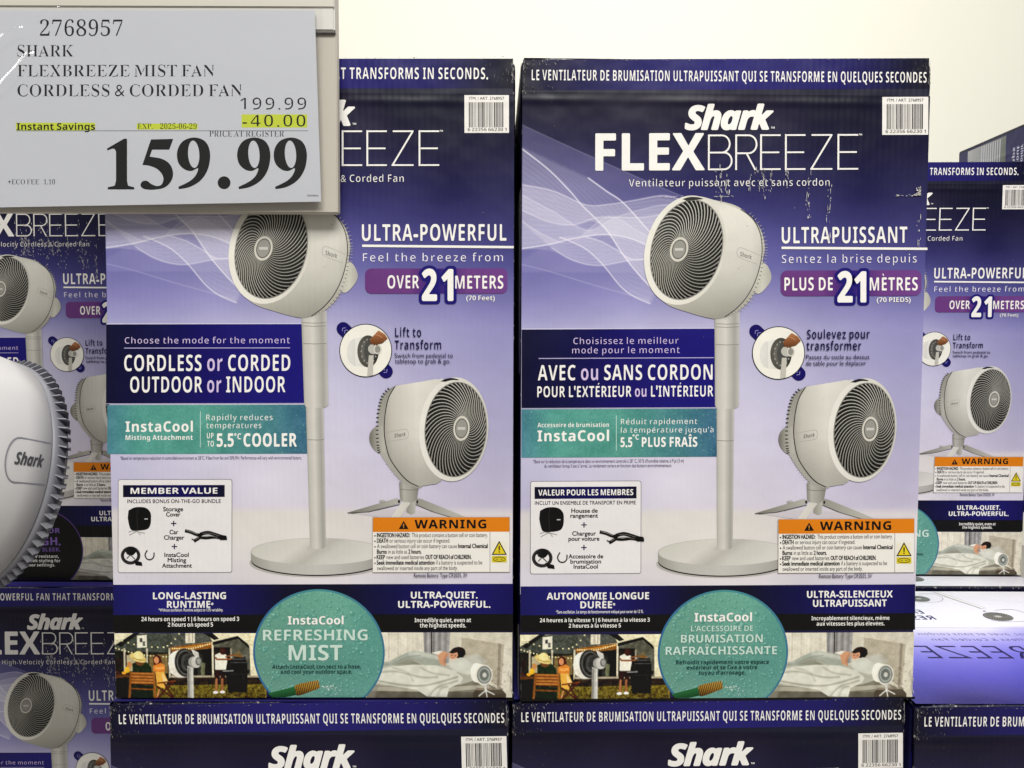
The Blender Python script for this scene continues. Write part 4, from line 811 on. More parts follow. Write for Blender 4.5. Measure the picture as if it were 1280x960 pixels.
def parts_en(hv=False):
    P = []; M = MAP_EN
    hd = 'THE ULTRA-POWERFUL FAN THAT TRANSFORMS IN SECONDS.' if hv else 'THE ULTRA-POWERFUL MISTING FAN THAT TRANSFORMS IN SECONDS.'
    P.append(('header_band', header(M, hd, 190 if hv else 158, 611, 101, 102, 14.6, ((126.5, 76), (643, 79), 113.5))))
    P.append(('brand_lettering', brand(M, -521.5, 'High-Velocity Cordless & Corded Fan', 283, 505.5)))
    P.append(('range_banner', banner(M, 'ULTRA-POWERFUL', (452.5, 634), 305, 21, 453, 643, 309.5, 'Feel the breeze from', (453.5, 630), 331, (456.5, 339.5, 635, 371), 'OVER', (484.5, 524.5), 'METERS', (569.5, 630), 364.5, (528.5, 566.5, 341, 379.5), '(70 Feet)', (583.5, 619), 379.5)))
    P.append(('lift_inset', inset(M, 457.3, 442, 'Lift to', 'Transform', (494, 527, 493.5, 552, 493.5, 566.5, 494, 563.5), (425, 440.7, 451, 458), 'Switch from pedestal to', 'tabletop to grab & go.')))
    s2 = 'CORDLESS or CORDED'; s3 = 'OUTDOOR or INDOOR'
    P.append(('mode_panel', mode(M, (132.5, 408.8, 383.5, 507.5), [('Choose the mode for the moment', 155.5, 362.5, 433, 8.2, 'b', -.05, 1), (s2, 155, 363, 467.3, 20.4, 'b', -.008, wordcols(s2, 'or')), (s3, 162.5, 357, 494, 20, 'b', -.008, wordcols(s3, 'or'))], (155, 362.5, 438))))
    P.append(('cooling_panel', cooling(M, (134.2, 509.5, 386.5, 570.5), [('InstaCool', 157, 241, 542.8, 12.8, 'b', .005, WHITE), ('Misting Attachment', 157, 241, 553, 6, 'b', -.005, WHITE), ('Rapidly reduces', 257.5, 341, 528.8, 7.4, 'b', -.058, WHITE), ('temperatures', 257.5, 327, 538.8, 7.4, 'b', -.058, WHITE), ('UP', 258.5, 267, 551.3, 7, 'b', -.01, WHITE), ('TO', 259, 267.5, 561.3, 7, 'b', -.01, WHITE), ('5.5', 271, 292, 561.5, 16.4, 'b', .01, WHITE), ('°C', 293, 301.5, 552.5, 7.4, 'b', 0, WHITE), ('COOLER', 304.5, 371, 561.5, 16.4, 'b', .01, WHITE)], 250)))
    A = Art(M, 8); text(A, '*Based on temperature reduction in controlled environment at 28°C, 9 feet from fan and 50% RH. Performance will vary with environmental factors.', 150, 377, 577.6, 4.2, (112, 104, 130), 'l', .004); P.append(('fine_print', A.mesh('fine_print')))
    P.append(('bundle_panel', bundle(M, (147.7, 602, 290.3, 718.3), (154, 609.2, 281, 624.2), 'MEMBER VALUE', (163.5, 272), 'INCLUDES BONUS ON-THE-GO BUNDLE', (159.5, 276), [('Storage', 204.3, 229, 641.7), ('Cover', 208, 225.6, 648.3), ('Car', 212.3, 223, 670.2), ('Charger', 205.4, 230.6, 677), ('InstaCool', 206, 236, 698.5), ('Misting', 210, 233, 705), ('Attachment', 203, 240, 711.8)], [(217.3, 657), (218.3, 685.7)], 153.5, 637, .93)))
    P.append(('warning_label', warning(M, (466.3, 650, 636.8, 717.7), 668)))
    L = [('LONG-LASTING', 191.5, 282.5, 751, 8.4, .005, 'b'), ('RUNTIME', 209, 263, 761.8, 8.4, .005, 'b'), ('*Without oscillation. Runtime subject to 12% variability.', 198.5, 279, 766.3, 3.8, .004, 'l'), ('24 hours on speed 1 | 6 hours on speed 3', 177, 299, 778.3, 5.2, -.005, 'b'), ('2 hours on speed 5', 210, 266.5, 785.2, 5.2, -.005, 'b')]
    Rr = [('ULTRA-QUIET.', 513.5, 596.5, 751, 8.4, .005, 'b'), ('ULTRA-POWERFUL.', 497.5, 612.5, 762.5, 8.4, .005, 'b'), ('Incredibly quiet, even at', 518, 588.5, 780.5, 5.2, -.005, 'b'), ('the highest speeds.', 524.5, 582, 787, 5.2, -.005, 'b')]
    if hv: L = []; Rr = [('ULTRA-QUIET.', 513.5, 596.5, 751, 8.4, .005, 'b'), ('ULTRA-POWERFUL.', 497.5, 612.5, 762.5, 8.4, .005, 'b')]
    P.append(('footer_band', footer(M, 142, 641, 733, 770.5, 792, L, Rr, 0, 0)))
    if hv:
        A = Art(MAP_UV, 8); T = np.linspace(0, 2*math.pi, 120, endpoint=False); rg = ellp(914, 813, 84.5, 82, 0, T); rg[:, 1] = np.minimum(rg[:, 1], 871.6); A.poly(rg.tolist(), (96, 70, 130)); A.up(); rg = ellp(914, 813, 82.5, 80, 0, T); rg[:, 1] = np.minimum(rg[:, 1], 871.3); A.poly(rg.tolist(), (16, 14, 18)); A.up()
        A.M = M; text(A, 'OUTDOOR', 352, 437, 785, 9.5, (120, 96, 160), 'b', .01); text(A, 'TOUGH.', 352, 437, 808, 15, (128, 102, 170), 'b', .01); text(A, 'INDOOR SLEEK.', 350, 437, 820, 7.5, (120, 96, 160), 'b', .0)
        for i, s in enumerate(('Rain & UV resistant,', 'with sleek styling for', 'indoor settings.')): ctext(A, s, 394, 832+i*8.2, 5.6, WHITE, 1.05, 'b', wt=-.005)
        P.append(('weather_badge', A.mesh('weather_badge')))
    else:
        P.append(('badge_lettering', badge_text(M, [('InstaCool', 360, 429.5, 782.5, 10.2, WHITE, .005), ('REFRESHING', 329, 459.5, 802.3, 13.4, TEAL_L, -.005), ('MIST', 361, 428, 827, 19, TEAL_L, .0), ('Attach InstaCool, connect to a hose,', 340.5, 451, 837.3, 5, (24, 66, 66), -.01), ('and cool your outdoor space.', 351, 440, 843.5, 5, (24, 66, 66), -.01)])))
    P.append(('barcode_label', barcode(M, 581.5, 122, 637.5, 169.5, '6 22356 66230 1'))); return P

def add_scuffs(A, kind):
    A.M = MAP_FR; A.l = 30; r = np.random.default_rng({'fr': 11, 'en': 17, 'hv': 23}[kind])
    def fleck(x, y, w_, h, c=None):
        g = r.uniform(170, 236) if c is None else c; k = 5
        pts = [(x+w_*math.cos(a)*r.uniform(.5, 1), y+h*math.sin(a)*r.uniform(.6, 1)) for a in np.linspace(0, 2*math.pi, 6, endpoint=False)]
        A.add(pts, [tuple(range(6))], (g, g-3, g-8))
    for x, y0, y1, n in () if kind == 'en' else ((899, 205, 250, 26), (907, 210, 243, 16), (953, 206, 246, 26), (963, 210, 240, 14), (982, 212, 235, 12), (1009, 214, 262, 16), (1035, 226, 300, 34), (1010, 250, 275, 10), (936, 212, 236, 9), (1147, 268, 308, 12), (894, 205, 240, 8), (946, 208, 236, 8)):
        for _ in range(n): fleck(x+round(r.normal(0, .8))*1.6+r.normal(0, .25), r.uniform(y0, y1), r.uniform(.2, .6), abs(r.normal(0, 2.2))+.5)
    for x0, x1, y, n in () if kind == 'en' else ((824, 853, 244, 9), (890, 918, 244, 16), (1117, 1146, 244, 14)):
        for _ in range(n): fleck(r.uniform(x0, x1), y+r.normal(0, .5), r.uniform(.7, 2.2), r.uniform(.2, .6))
    for _ in range(0 if kind == 'en' else 26): t = r.random(); fleck(1149-t*9*r.random(), 233+11*r.random()*1+(1-t)*-1, r.uniform(.3, 1), r.uniform(.4, 1.6))
    if kind != 'en': A.poly([(1148.6, 233), (1149.4, 243.8), (1139, 243.6), (1145.5, 240)], (206, 202, 196))
    A.up()
    for _ in range(16): fleck(r.uniform(1124, 1161), r.uniform(77, 104), r.uniform(.12, .32), r.uniform(.8, 4.5), r.uniform(60, 170))
    for _ in range(40): fleck(1160.6-abs(r.normal(0, .8)), r.uniform(78, 106), r.uniform(.15, .4), r.uniform(.8, 3.4), r.uniform(90, 220))
    for _ in range(24): fleck(653.2+abs(r.normal(0, 2.6)), r.uniform(72, 118), r.uniform(.15, .5), r.uniform(.8, 3.4), r.uniform(70, 190))
    for _ in range(22): fleck(r.uniform(655, 700), r.uniform(71, 80), r.uniform(.2, .5), r.uniform(.6, 2.4), r.uniform(80, 180))
    for _ in range(10): fleck(r.uniform(657, 690), r.uniform(104, 113), r.uniform(.2, .45), r.uniform(.8, 2.2), r.uniform(60, 130))
    for _ in range(60): fleck(r.uniform(660, 1160), 73.2+r.uniform(-.3, .8)+(0), r.uniform(.5, 1.7), r.uniform(.15, .5), r.uniform(60, 170))
    for _ in range(14): fleck(r.uniform(655, 1140), r.uniform(240, 725), r.uniform(.2, .5), r.uniform(.2, .7), r.uniform(150, 220))
    for _ in range(40): fleck(r.choice([652.8, 1139.8]), r.uniform(830, 868), r.uniform(.15, .5), r.uniform(.6, 2.6), r.uniform(70, 200))
    if kind == 'hv':
        for _ in range(150):
            x = r.choice([880, 893, 902, 915, 930, 944, 965, 978, 1003, 1018])+r.normal(0, 2.2); fleck(x, r.uniform(176, 272), r.uniform(.3, .8), r.uniform(.6, 3.6))
        for _ in range(60): fleck(r.uniform(870, 1080), r.uniform(180, 262), r.uniform(.3, 1.2), r.uniform(.3, .9))
    else:
        for _ in range(16): fleck(r.uniform(664, 700), r.uniform(116, 200), r.uniform(.15, .4), r.uniform(.2, 1.2), r.uniform(80, 150))
        A.stroke(spl([(1138, 836), (1137, 842), (1141, 848), (1139, 856), (1142, 866)], 5), .7, (200, 198, 190))
    return A

# ------------------------------------------------------------------ cartons
def carton_body():
    """rounded cardboard box with slightly uneven creased edges, front face at y = 0, bottom at z = 0"""
    import bmesh
    bm = bmesh.new(); bmesh.ops.create_cube(bm, size=1)
    for v in bm.verts: v.co = Vector(((v.co.x+.5)*W, (v.co.y+.5)*DP, (v.co.z+.5)*H))
    bmesh.ops.bevel(bm, geom=list(bm.edges), offset=.0042, segments=3, profile=.6, affect='EDGES')
    bmesh.ops.subdivide_edges(bm, edges=[e for e in bm.edges if e.calc_length() > .2], cuts=30, use_grid_fill=True)
    r = random.Random(3)
    for v in bm.verts:
        x, y, z = v.co
        n = lambda s, q: math.sin(x*s+q)*math.sin(z*s*1.3+q*2)*math.sin(y*s*.9+q*3+1)
        onx = min(x, W-x) < .003; onz = min(z, H-z) < .003
        if onz and y < .0045: v.co.z += (-1 if z > H/2 else 1)*abs(math.sin(x*37)*.0008+math.sin(x*91+1)*.0005+r.uniform(0, .0004))
        if onx and y < .0045: v.co.x += (1 if x < W/2 else -1)*abs(math.sin(z*23)*.0009+math.sin(z*71)*.0004+r.uniform(0, .0003))
        cr = min(math.hypot(min(x, W-x), H-z), .03)
        if cr < .028 and y < .03: v.co.z -= (.028-cr)*.12
    me = bpy.data.meshes.new('carton_body'); bm.to_mesh(me); bm.free()
    for p in me.polygons: p.use_smooth = False
    a = me.color_attributes.new('ink', 'FLOAT_COLOR', 'POINT'); col = []
    for v in me.vertices:
        c = ink(np.array((27, 25, 50))+np.array((10, 9, 26))*max(0, 1-v.co.z/H)); col += [*c, 1]
    a.data.foreach_set('color', col); me.materials.append(M_BODY); return me
def body_material():
    m = print_material('carton board', .42, .35, .06, .3); nt = m.node_tree; N = nt.nodes; L = nt.links; b = N['Principled BSDF']
    src = b.inputs['Base Color'].links[0].from_socket
    geo = N.new('ShaderNodeNewGeometry'); tc = N.new('ShaderNodeTexCoord'); n = N.new('ShaderNodeTexNoise'); n.inputs['Scale'].default_value = 150; n.inputs['Detail'].default_value = 5; n.inputs['Roughness'].default_value = .7
    L.new(tc.outputs['Object'], n.inputs['Vector'])
    # chipped board shows along the creases: distance to the carton's edges from object coordinates
    sx = N.new('ShaderNodeSeparateXYZ'); L.new(tc.outputs['Object'], sx.inputs[0])
    def mth(op, a, b_=None, v=None):
        q = N.new('ShaderNodeMath'); q.operation = op; L.new(a, q.inputs[0])
        if b_ is not None: L.new(b_, q.inputs[1])
        if v is not None: q.inputs[1].default_value = v
        return q.outputs[0]
    def edge(s, size): return mth('SUBTRACT', mth('ABSOLUTE', mth('SUBTRACT', s, v=size/2)), v=size/2-.0035)
    ex, ey, ez = edge(sx.outputs[0], W), edge(sx.outputs[1], DP), edge(sx.outputs[2], H)
    near = mth('MAXIMUM', mth('MAXIMUM', mth('MINIMUM', ex, ey), mth('MINIMUM', ex, ez)), mth('MINIMUM', ey, ez))
    onedge = mth('GREATER_THAN', near, v=0.)
    chip = mth('MULTIPLY', onedge, mth('GREATER_THAN', n.outputs['Fac'], v=.61))
    mx = N.new('ShaderNodeMix'); mx.data_type = 'RGBA'; L.new(chip, mx.inputs['Factor']); L.new(src, mx.inputs[6]); mx.inputs[7].default_value = (.30, .27, .25, 1)
    L.new(mx.outputs[2], b.inputs['Base Color']); return m
M_BODY = body_material()
BODY = carton_body()
SIDE = make_side()

def top_art():
    A = make_top(); D = (40, 34, 74)
    # printed upside down for someone standing in front; millimetres on the flap
    text(A, 'FLEX', 303, 418, 64, 37, D, 'b', .012, flip=True) if False else None
    return A
def make_top_mesh():
    A = make_top(); D = (44, 38, 92); A.M = MM
    def up(s, x0, x1, y, cap, st='b', wt=0., **k): text(A, s, x0, x1, y, cap, D, st, wt, flip=True, **k)
    # flip=True draws with x running leftwards and letters hanging downwards in the picture (y grows to the back)
    up('BREEZE', 84, 258, 127, 42, 'l', -.012, track=.06); up('FLEX', 268, 408, 127, 42, 'b', .01)
    up('Ventilateur puissant, avec et sans cordon', 114, 380, 206, 9.5, 'b', -.06, track=.05); up('High-Velocity Cordless & Corded Fan', 122, 370, 186, 9.5, 'b', -.06, track=.05)
    A.hband(233, 234.2, [3, 437], [(150, 146, 176)]*2)
    up('RESTEZ', 104, 172, 266, 17, 'b', .0); up('EN', 148, 168, 291, 17, 'b', .0)
    A.up(); D2 = (150, 146, 152)
    for cx, cy, s in ((194, 358, 1.), (268, 279, 1.25)):
        T = np.linspace(0, 2*math.pi, 48, endpoint=False)
        A.stroke(spl([(cx-16*s, cy-13*s), (cx+2*s, cy-17*s), (cx+26*s, cy-12*s), (cx+40*s, cy+6*s), (cx+34*s, cy+24*s), (cx+10*s, cy+22*s)], 8), 1., D2); A.up()
        A.add(ellp(cx, cy, 17*s, 14*s, .3, T), [tuple(range(48))], (70, 70, 68)); A.up()
        for k in range(26):
            a = 2*math.pi*k/26; P = [ellp(cx, cy, 17*s*q, 14*s*q, .3, np.array([a+.8*q]))[0] for q in (.2, .5, .8, 1)]; A.stroke(P, [.3, .6, .9, 1.1], (172, 170, 164))
        A.up(); A.ell(cx, cy, 4*s, 3.2*s, (190, 188, 180)); A.up()
    A.stroke([(238, 392), (252, 352), (268, 314)], 8, (232, 230, 228)); A.up(); A.stroke([(234, 392), (248, 352), (264, 314)], .9, D2); A.stroke([(242, 393), (256, 353), (272, 315)], .9, D2); A.ell(262, 302, 2, 2, (90, 86, 90), n=10)
    me = A.mesh('top_print'); return me
def flat_to_top(me):      # lay a millimetre drawing on the carton's lid
    n = len(me.vertices); co = np.empty(n*3, np.float32); me.vertices.foreach_get('co', co); co = co.reshape(-1, 3)
    new = np.c_[co[:, 0], co[:, 2], H-co[:, 1]]; me.vertices.foreach_set('co', new.ravel().astype(np.float32)); return me
def to_side(me):
    n = len(me.vertices); co = np.empty(n*3, np.float32); me.vertices.foreach_get('co', co); co = co.reshape(-1, 3)
    new = np.c_[co[:, 1], co[:, 0], co[:, 2]]; me.vertices.foreach_set('co', new.ravel().astype(np.float32)); return me
TOP = flat_to_top(make_top_mesh()); SIDE = to_side(SIDE)

FRONT = {k: make_front(k) for k in ('fr', 'en', 'hv')}; AIR = make_airflow(); PED, PEDG = make_pedestal(); TAB, TABG = make_tabletop()
PATIO = make_patio(); BED = make_bedroom(); BADGE = make_badge()
GRP = 'printed fan cartons in the stacks'
def build_carton(kind, loc, rz, label):
    t = tag(empty('fan_carton', loc, rz), label, 'carton', GRP)
    link_mesh('carton_body', BODY, None, t)
    link_mesh('front_panel', FRONT[kind], None, t); link_mesh('airflow_print', AIR, None, t)
    a = link_mesh('pedestal_fan_picture', PED, None, t); link_mesh('grille', PEDG, None, a)
    a = link_mesh('tabletop_fan_picture', TAB, None, t); link_mesh('grille', TABG, None, a)
    link_mesh('patio_photo', PATIO, None, t); link_mesh('bedroom_photo', BED, None, t)
    P = parts_fr() if kind == 'fr' else parts_en(kind == 'hv')
    bd = None
    if kind != 'hv': bd = link_mesh('mist_badge', BADGE, None, t)
    for n, me in P: link_mesh(n, me, None, bd if n == 'badge_lettering' else t)
    link_mesh('side_print', SIDE, None, t); link_mesh('top_print', TOP, None, t)
    return t
Z = OZ-.3905
fr = build_carton('fr', (.0086, .8278, Z), .0227, 'large front fan carton printed in French, white scuffs across its title and a full barcode')
dup(fr, (-.4415, .824, Z-H-.0015), .004, 'carton under the large English front carton, only its blue French header and logo showing')
dup(fr, (.0005, .832, Z-H-.0015), .010, 'carton under the large French front carton, only its blue header and logo showing')
dup(fr, (.4452, .828, Z-H-.003), .0, 'carton at lower right with its bright purple and white lid bare')
en = build_carton('en', (-.4374, .8297, Z-.0005), .0096, 'large front fan carton printed in English, its upper left corner behind the price card')
dup(en, (.4295, 1.292, Z+.0025), .0, 'English fan carton set back at right, half hidden by the large French front carton')
dup(en, (.4320+W, 1.236+DP, Z-H+.001), math.pi, 'carton set back at right, only a sliver showing just behind the bare lid')  # turned round: white lid print stands in for a glossy reflection
dup(en, (.915, 1.20, Z+.096), .0, 'carton at the far right edge, its side sloping above the set back English one')
hv = build_carton('hv', (-1.027, 1.292, Z-.012), .0, 'carton set back at left with a black round badge, behind the real fan')
dup(hv, (-.984, 1.262, Z-H-.014), .0, 'shaded carton at bottom left, under the one with the black round badge')

# ------------------------------------------------------------------ display fan (real, left edge)
def lathe(name, prof, n, mat, parent, smooth=True):
    V = []; F = []
    for (a, r) in prof:
        for k in range(n):
            t = 2*math.pi*k/n; V.append((a, r*math.cos(t), r*math.sin(t)))
    for i in range(len(prof)-1):
        for k in range(n):
            F.append((i*n+k, i*n+(k+1) % n, (i+1)*n+(k+1) % n, (i+1)*n+k))
    me = bpy.data.meshes.new(name); me.from_pydata(V, [], F)
    for p in me.polygons: p.use_smooth = smooth
    return link_mesh(name, me, mat, parent)
M_FANW = plain('fan white plastic', (204, 202, 200), .34, .45, 0, 40, .02)
M_FANG = plain('fan grey plastic', (128, 128, 134), .45, .4, 0, 40, .04)
M_FAND = plain('fan dark plastic', (60, 60, 62), .5, .4)
def display_fan():
    t = tag(empty('display_fan', (-.66, .86, 0)), 'real white fan on show at the left edge with grey rear fins', 'fan')
    head = Vector((-.022, .02, OZ-.141))
    fwd = Vector((-.49, -.83, .24)).normalized()            # where the air blows
    # frame: local x = backwards along the drum
    xa = -fwd; up = Vector((0, 0, 1)); ya = up.cross(xa).normalized(); za = xa.cross(ya)
    Mx = Matrix((xa, ya, za)).transposed().to_4x4(); Mx.translation = head
    def setm(o): o.matrix_local = Mx; return o
    R_ = .146
    setm(lathe('drum', [(-.105, R_*.90), (-.108, R_*.93), (-.104, R_*.975), (-.09, R_*1.0), (-.04, R_*1.01), (0, R_*1.005), (.04, R_*.985), (.068, R_*.955), (.070, R_*.93)], 120, M_FANW, t))
    g = setm(lathe('rear_ring', [(.0695, R_*.93), (.071, R_*.955), (.078, R_*.945), (.088, R_*.915), (.095, R_*.87), (.098, R_*.8), (.102, R_*.5), (.105, R_*.2), (.105, .001)], 120, M_FANG, t))
    V = []; F = []
    for k in range(76):                                         # fins of the rear grille
        a0 = 2*math.pi*k/76; b = len(V)
        for (ax, r, da) in ((.074, R_*.93, 0), (.082, R_*.995, .03), (.089, R_*.975, .03), (.101, R_*.84, 0)):
            for s_ in (-.0055, .0055): V.append((ax, r*math.cos(a0+da+s_), r*math.sin(a0+da+s_)))
        for i in range(3): F.append((b+2*i, b+2*i+1, b+2*i+3, b+2*i+2))
        F.append((b, b+2, b+4, b+6)); F.append((b+1, b+7, b+5, b+3))
    me = bpy.data.meshes.new('rear_fins'); me.from_pydata(V, [], F); fo = link_mesh('rear_fins', me, M_FANG, g)
    setm(lathe('front_grille', [(-.1, R_*.9), (-.098, R_*.6), (-.104, R_*.25), (-.105, .001)], 64, M_FAND, t))
    # name plate: raised rounded tab that follows the drum
    def plate(name, prof_pts, lift, mat):
        V = []; F = []
        for (ax, an) in prof_pts:
            r = np.interp(ax, [-.04, 0, .04, .068], [1.01, 1.005, .985, .955])*R_+lift
            V.append((ax, r*math.cos(an), r*math.sin(an)))
        return V
    ang = PLATE_A
    outline = [(.066, ang-.17), (.030, ang-.17)]+[(.012+.018*(1-math.sin(q))*0-.014*math.cos(q-math.pi/2)+.018, ang-.17*math.cos(q)) for q in np.linspace(0, math.pi, 14)][1:-1]+[(.030, ang+.17), (.066, ang+.17)]
    P = plate('seam', outline, .0009, M_FAND); V = []; F = []
    for i, p in enumerate(P):
        q = Vector(p); d = (Vector(P[min(i+1, len(P)-1)])-Vector(P[max(i-1, 0)])).normalized(); nrm = Vector((0, q.y, q.z)).normalized(); s_ = d.cross(nrm)*.0007
        V += [tuple(q+s_), tuple(q-s_)]
    F = [(2*i, 2*i+1, 2*i+3, 2*i+2) for i in range(len(P)-1)]
    me = bpy.data.meshes.new('plate_seam'); me.from_pydata(V, [], F); setm(link_mesh('plate_seam', me, M_FANG, t))
    # lettering wrapped on the drum
    A = Art(MM, 1); text(A, 'Shark', 0, 33, 0, 13.5, (92, 92, 96), 'i', .015, shear=.05, track=-.03)
    me = A.mesh('plate_lettering'); n = len(me.vertices); co = np.empty(n*3, np.float32); me.vertices.foreach_get('co', co); co = co.reshape(-1, 3)
    ax = .026+co[:, 0]; an = ang+.035+co[:, 2]/R_*LSGN
    r = np.interp(ax, [-.04, 0, .04, .068], [1.01, 1.005, .985, .955])*R_+.0009
    me.vertices.foreach_set('co', np.c_[ax, r*np.cos(an), r*np.sin(an)].ravel().astype(np.float32)); setm(link_mesh('plate_lettering', me, None, t))
    # motor bump, neck, stem and base
    hub = setm(lathe('motor_cap', [(.104, .05), (.125, .048), (.132, .04), (.134, .001)], 48, M_FANW, t))
    def cyl(name, p0, p1, r0, r1, mat, n=40):
        d = Vector(p1)-Vector(p0); o = lathe(name, [(0, .0005), (0, r0), (d.length, r1), (d.length, .0005)], n, mat, t, False)
        q = d.to_track_quat('X', 'Z'); o.rotation_euler = q.to_euler(); o.location = p0; return o
    cyl('neck', (-.05, .02, OZ-.30), (-.045, .02, OZ-.255), .026, .03, M_FANW); cyl('stem', (-.05, .02, .02), (-.05, .02, OZ-.295), .020, .023, M_FANW)
    o = lathe('base', [(0, .15), (.004, .155), (.018, .152), (.024, .142), (.028, .02)], 80, M_FANW, t); o.rotation_euler = (0, -math.pi/2, 0); o.location = (-.05, .02, .0)
PLATE_A = math.radians(171); LSGN = 1
display_fan()

# ------------------------------------------------------------------ price card on a hanging pale board
def board_and_card():
    yb = .811
    def wx(px, py, y):                                           # picture point to the board's plane, layout only
        u, v = (px-640)/960., (py-480)/960.; cr, sr = math.cos(.00354), math.sin(.00354); u, v = u*cr+v*sr, -u*sr+v*cr
        c, s_ = math.cos(.0493), math.sin(.0493); f = (c-v*s_) ; d = np.array([u, c+v*s_*1.0*0+(-v)*-s_*-1*0, 0]); d = np.array([u, c-v*s_*1.0, -s_-v*c])
        d = np.array([u, c*1+(-v)*s_, -s_+(-v)*c]); k = y/d[1]; return d*k+np.array([0, 0, OZ])
    import bmesh
    def slab(name, x0, x1, z0, z1, y0, y1, mat, parent, bev=.001):
        bm = bmesh.new(); bmesh.ops.create_cube(bm, size=1)
        for v in bm.verts: v.co = Vector((x0+(v.co.x+.5)*(x1-x0), y0+(v.co.y+.5)*(y1-y0), z0+(v.co.z+.5)*(z1-z0)))
        bmesh.ops.bevel(bm, geom=list(bm.edges), offset=bev, segments=2, affect='EDGES'); me = bpy.data.meshes.new(name); bm.to_mesh(me); bm.free(); return link_mesh(name, me, mat, parent)
    xr = wx(421.5, 150, yb)[0]; zb = wx(200, 265.5, yb)[2]; x0 = xr-.47; zr = wx(410, 41, yb)[2]
    m_b = plain('pale board', (176, 170, 158), .6, .25, .05, 60, .04, 8); m_r = plain('rail white', (196, 193, 186), .45, .35, 0, 40, .03)
    b = tag(empty('hanging_board', (xr-.235, yb, zb)), 'pale beige board hanging behind the price card at upper left', 'board')
    L_ = Vector((xr-.235, yb, zb)); o = slab('board_sheet', x0, xr, zb, zb+.62, yb, yb+.012, m_b, b); o.location = -L_
    o = slab('shelf_rail', x0, xr-.0008, zr, zr+.045, yb-.005, yb+.0005, m_r, b, .0015); o.location = -L_
    o = slab('rail_lip', x0, xr-.0008, zr-.0018, zr, yb-.0035, yb+.0005, plain('lip dark', (84, 80, 74), .5), b, .0004); o.location = -L_
    o = slab('rail_cover', x0, xr-.001, wx(410, 12.5, yb)[2], wx(410, -12, yb)[2], yb-.0065, yb-.004, plain('rail cover', (188, 184, 172), .5), b, .0008); o.location = -L_
    for k in (.08, .39):
        q = slab('hanger_rod', x0+k-.003, x0+k+.003, zb+.60, zb+1.9, yb+.003, yb+.009, m_r, b, .001); q.location = -L_
    # the card
    y = yb-.009; c = [wx(*p, y) for p in ((-16, 12.5), (393.5, 13), (401.5, 252), (-16, 259.5))]
    base = Vector(((c[0][0]+c[1][0])/2, y, c[3][2]))
    t = tag(empty('price_card', base), 'white price card in a clear sleeve, large 159.99 and yellow highlighted saving', 'sign')
    src = [(-16, 12.5), (393.5, 13), (401.5, 252), (-16, 259.5)]; M = homog(src, [(p[0]-base.x, p[2]-base.z) for p in c])
    A = Art(M, 1); R = Ras(0, 0, 1, 1, .1)
    gx, gy = np.meshgrid(np.linspace(-16, 401, 40), np.linspace(12, 260, 26))
    def wav(x_, z_): return -.0012*math.sin(x_*14+.5)-.0008*math.sin(z_*22+x_*9)
    A.quad(src, (203, 204, 208))
    A.up(); K = (12, 11, 13); Y = (202, 212, 70)
    A.rect(20, 153.5, 119, 163, Y); A.rect(171, 154.5, 247, 162, Y); A.rect(302, 143, 384, 159.5, Y); A.rect(20, 161.8+1.4, 385, 163.9, (92, 92, 96)); A.up()
    text(A, '2768957', 49.5, 154, 45.2, 20, K, 's', -.03, ysq=1.4); text(A, 'SHARK', 21.5, 92.5, 71, 14.8, K, 's', -.03, ysq=1.4); text(A, 'FLEXBREEZE MIST FAN', 21.5, 268.5, 95.8, 14.8, K, 's', -.03, ysq=1.4); text(A, 'CORDLESS & CORDED FAN', 21.5, 303, 120.5, 15, K, 's', -.03, ysq=1.4)
    text(A, '199.99', 299.5, 383.5, 137.2, 15.6, K, 'b', -.05, track=.12); text(A, '-40.00', 303, 382.5, 158.6, 15.6, K, 'b', -.045, track=.12)
    text(A, 'Instant Savings', 21, 119, 162.5, 8.6, K, 'b', .0); text(A, 'EXP.', 172, 191, 161.3, 7, K, 's', -.03, ysq=1.4); text(A, '2025-06-29', 200, 246, 161.3, 7, K, 's', -.03, ysq=1.4); text(A, 'PRICE AT REGISTER', 261.5, 355.5, 171, 7.6, K, 's', -.03, ysq=1.4)
    k = 430/1280.; q = lambda pts, dx=0: [((x+dx)*k, y*k) for x, y in pts]
    one = [(398, 553), (462, 516), (473, 516), (473, 672), (477, 691), (500, 697), (500, 705), (401, 705), (401, 697), (427, 691), (432, 672), (432, 566), (428, 555), (418, 553), (400, 560)]
    five = [(562, 519), (645, 517), (630, 557), (566, 557), (557, 583)]+[tuple(v) for v in spl([(557, 583), (602, 591), (632, 611), (644, 643), (637, 674), (612, 698), (572, 706), (536, 703), (523, 690), (530, 675), (547, 673), (562, 684), (582, 692), (600, 688), (608, 670), (604, 650), (585, 629), (556, 617), (530, 614)], 6)]
    nine = [tuple(v) for v in spl([(665, 704), (706, 696), (746, 672), (772, 634), (782, 588), (778, 551), (762, 525), (735, 513), (706, 514), (679, 527), (662, 554), (659, 586), (668, 613), (690, 632), (714, 636), (737, 626), (730, 650), (713, 669), (690, 683), (664, 695)], 6)]
    hole = ellp(721, 574, 21, 51, -.06, np.linspace(0, 2*math.pi, 40, endpoint=False)).tolist()
    A.contours([q(one)], K, .7); A.contours([q(five)], K, .7)
    for dx in (0, 224, 360): A.contours([q(nine, dx), q(hole, dx)], K, .7)
    A.ell(834*k, 680*k, 8, 8, K)
    text(A, '+ECO FEE', 10, 49, 230.5, 6.2, K, 's', -.03, ysq=1.4); text(A, '1.10', 54.5, 69, 230.5, 6.2, K, 's', -.03, ysq=1.4); text(A, '00046836', 384, 398, 245.6, 2.2, (90, 90, 90), 'l', .01)
    me = A.mesh('paper_card'); me.materials.clear(); me.materials.append(M_PAPER); link_mesh('paper_card', me, None, t)
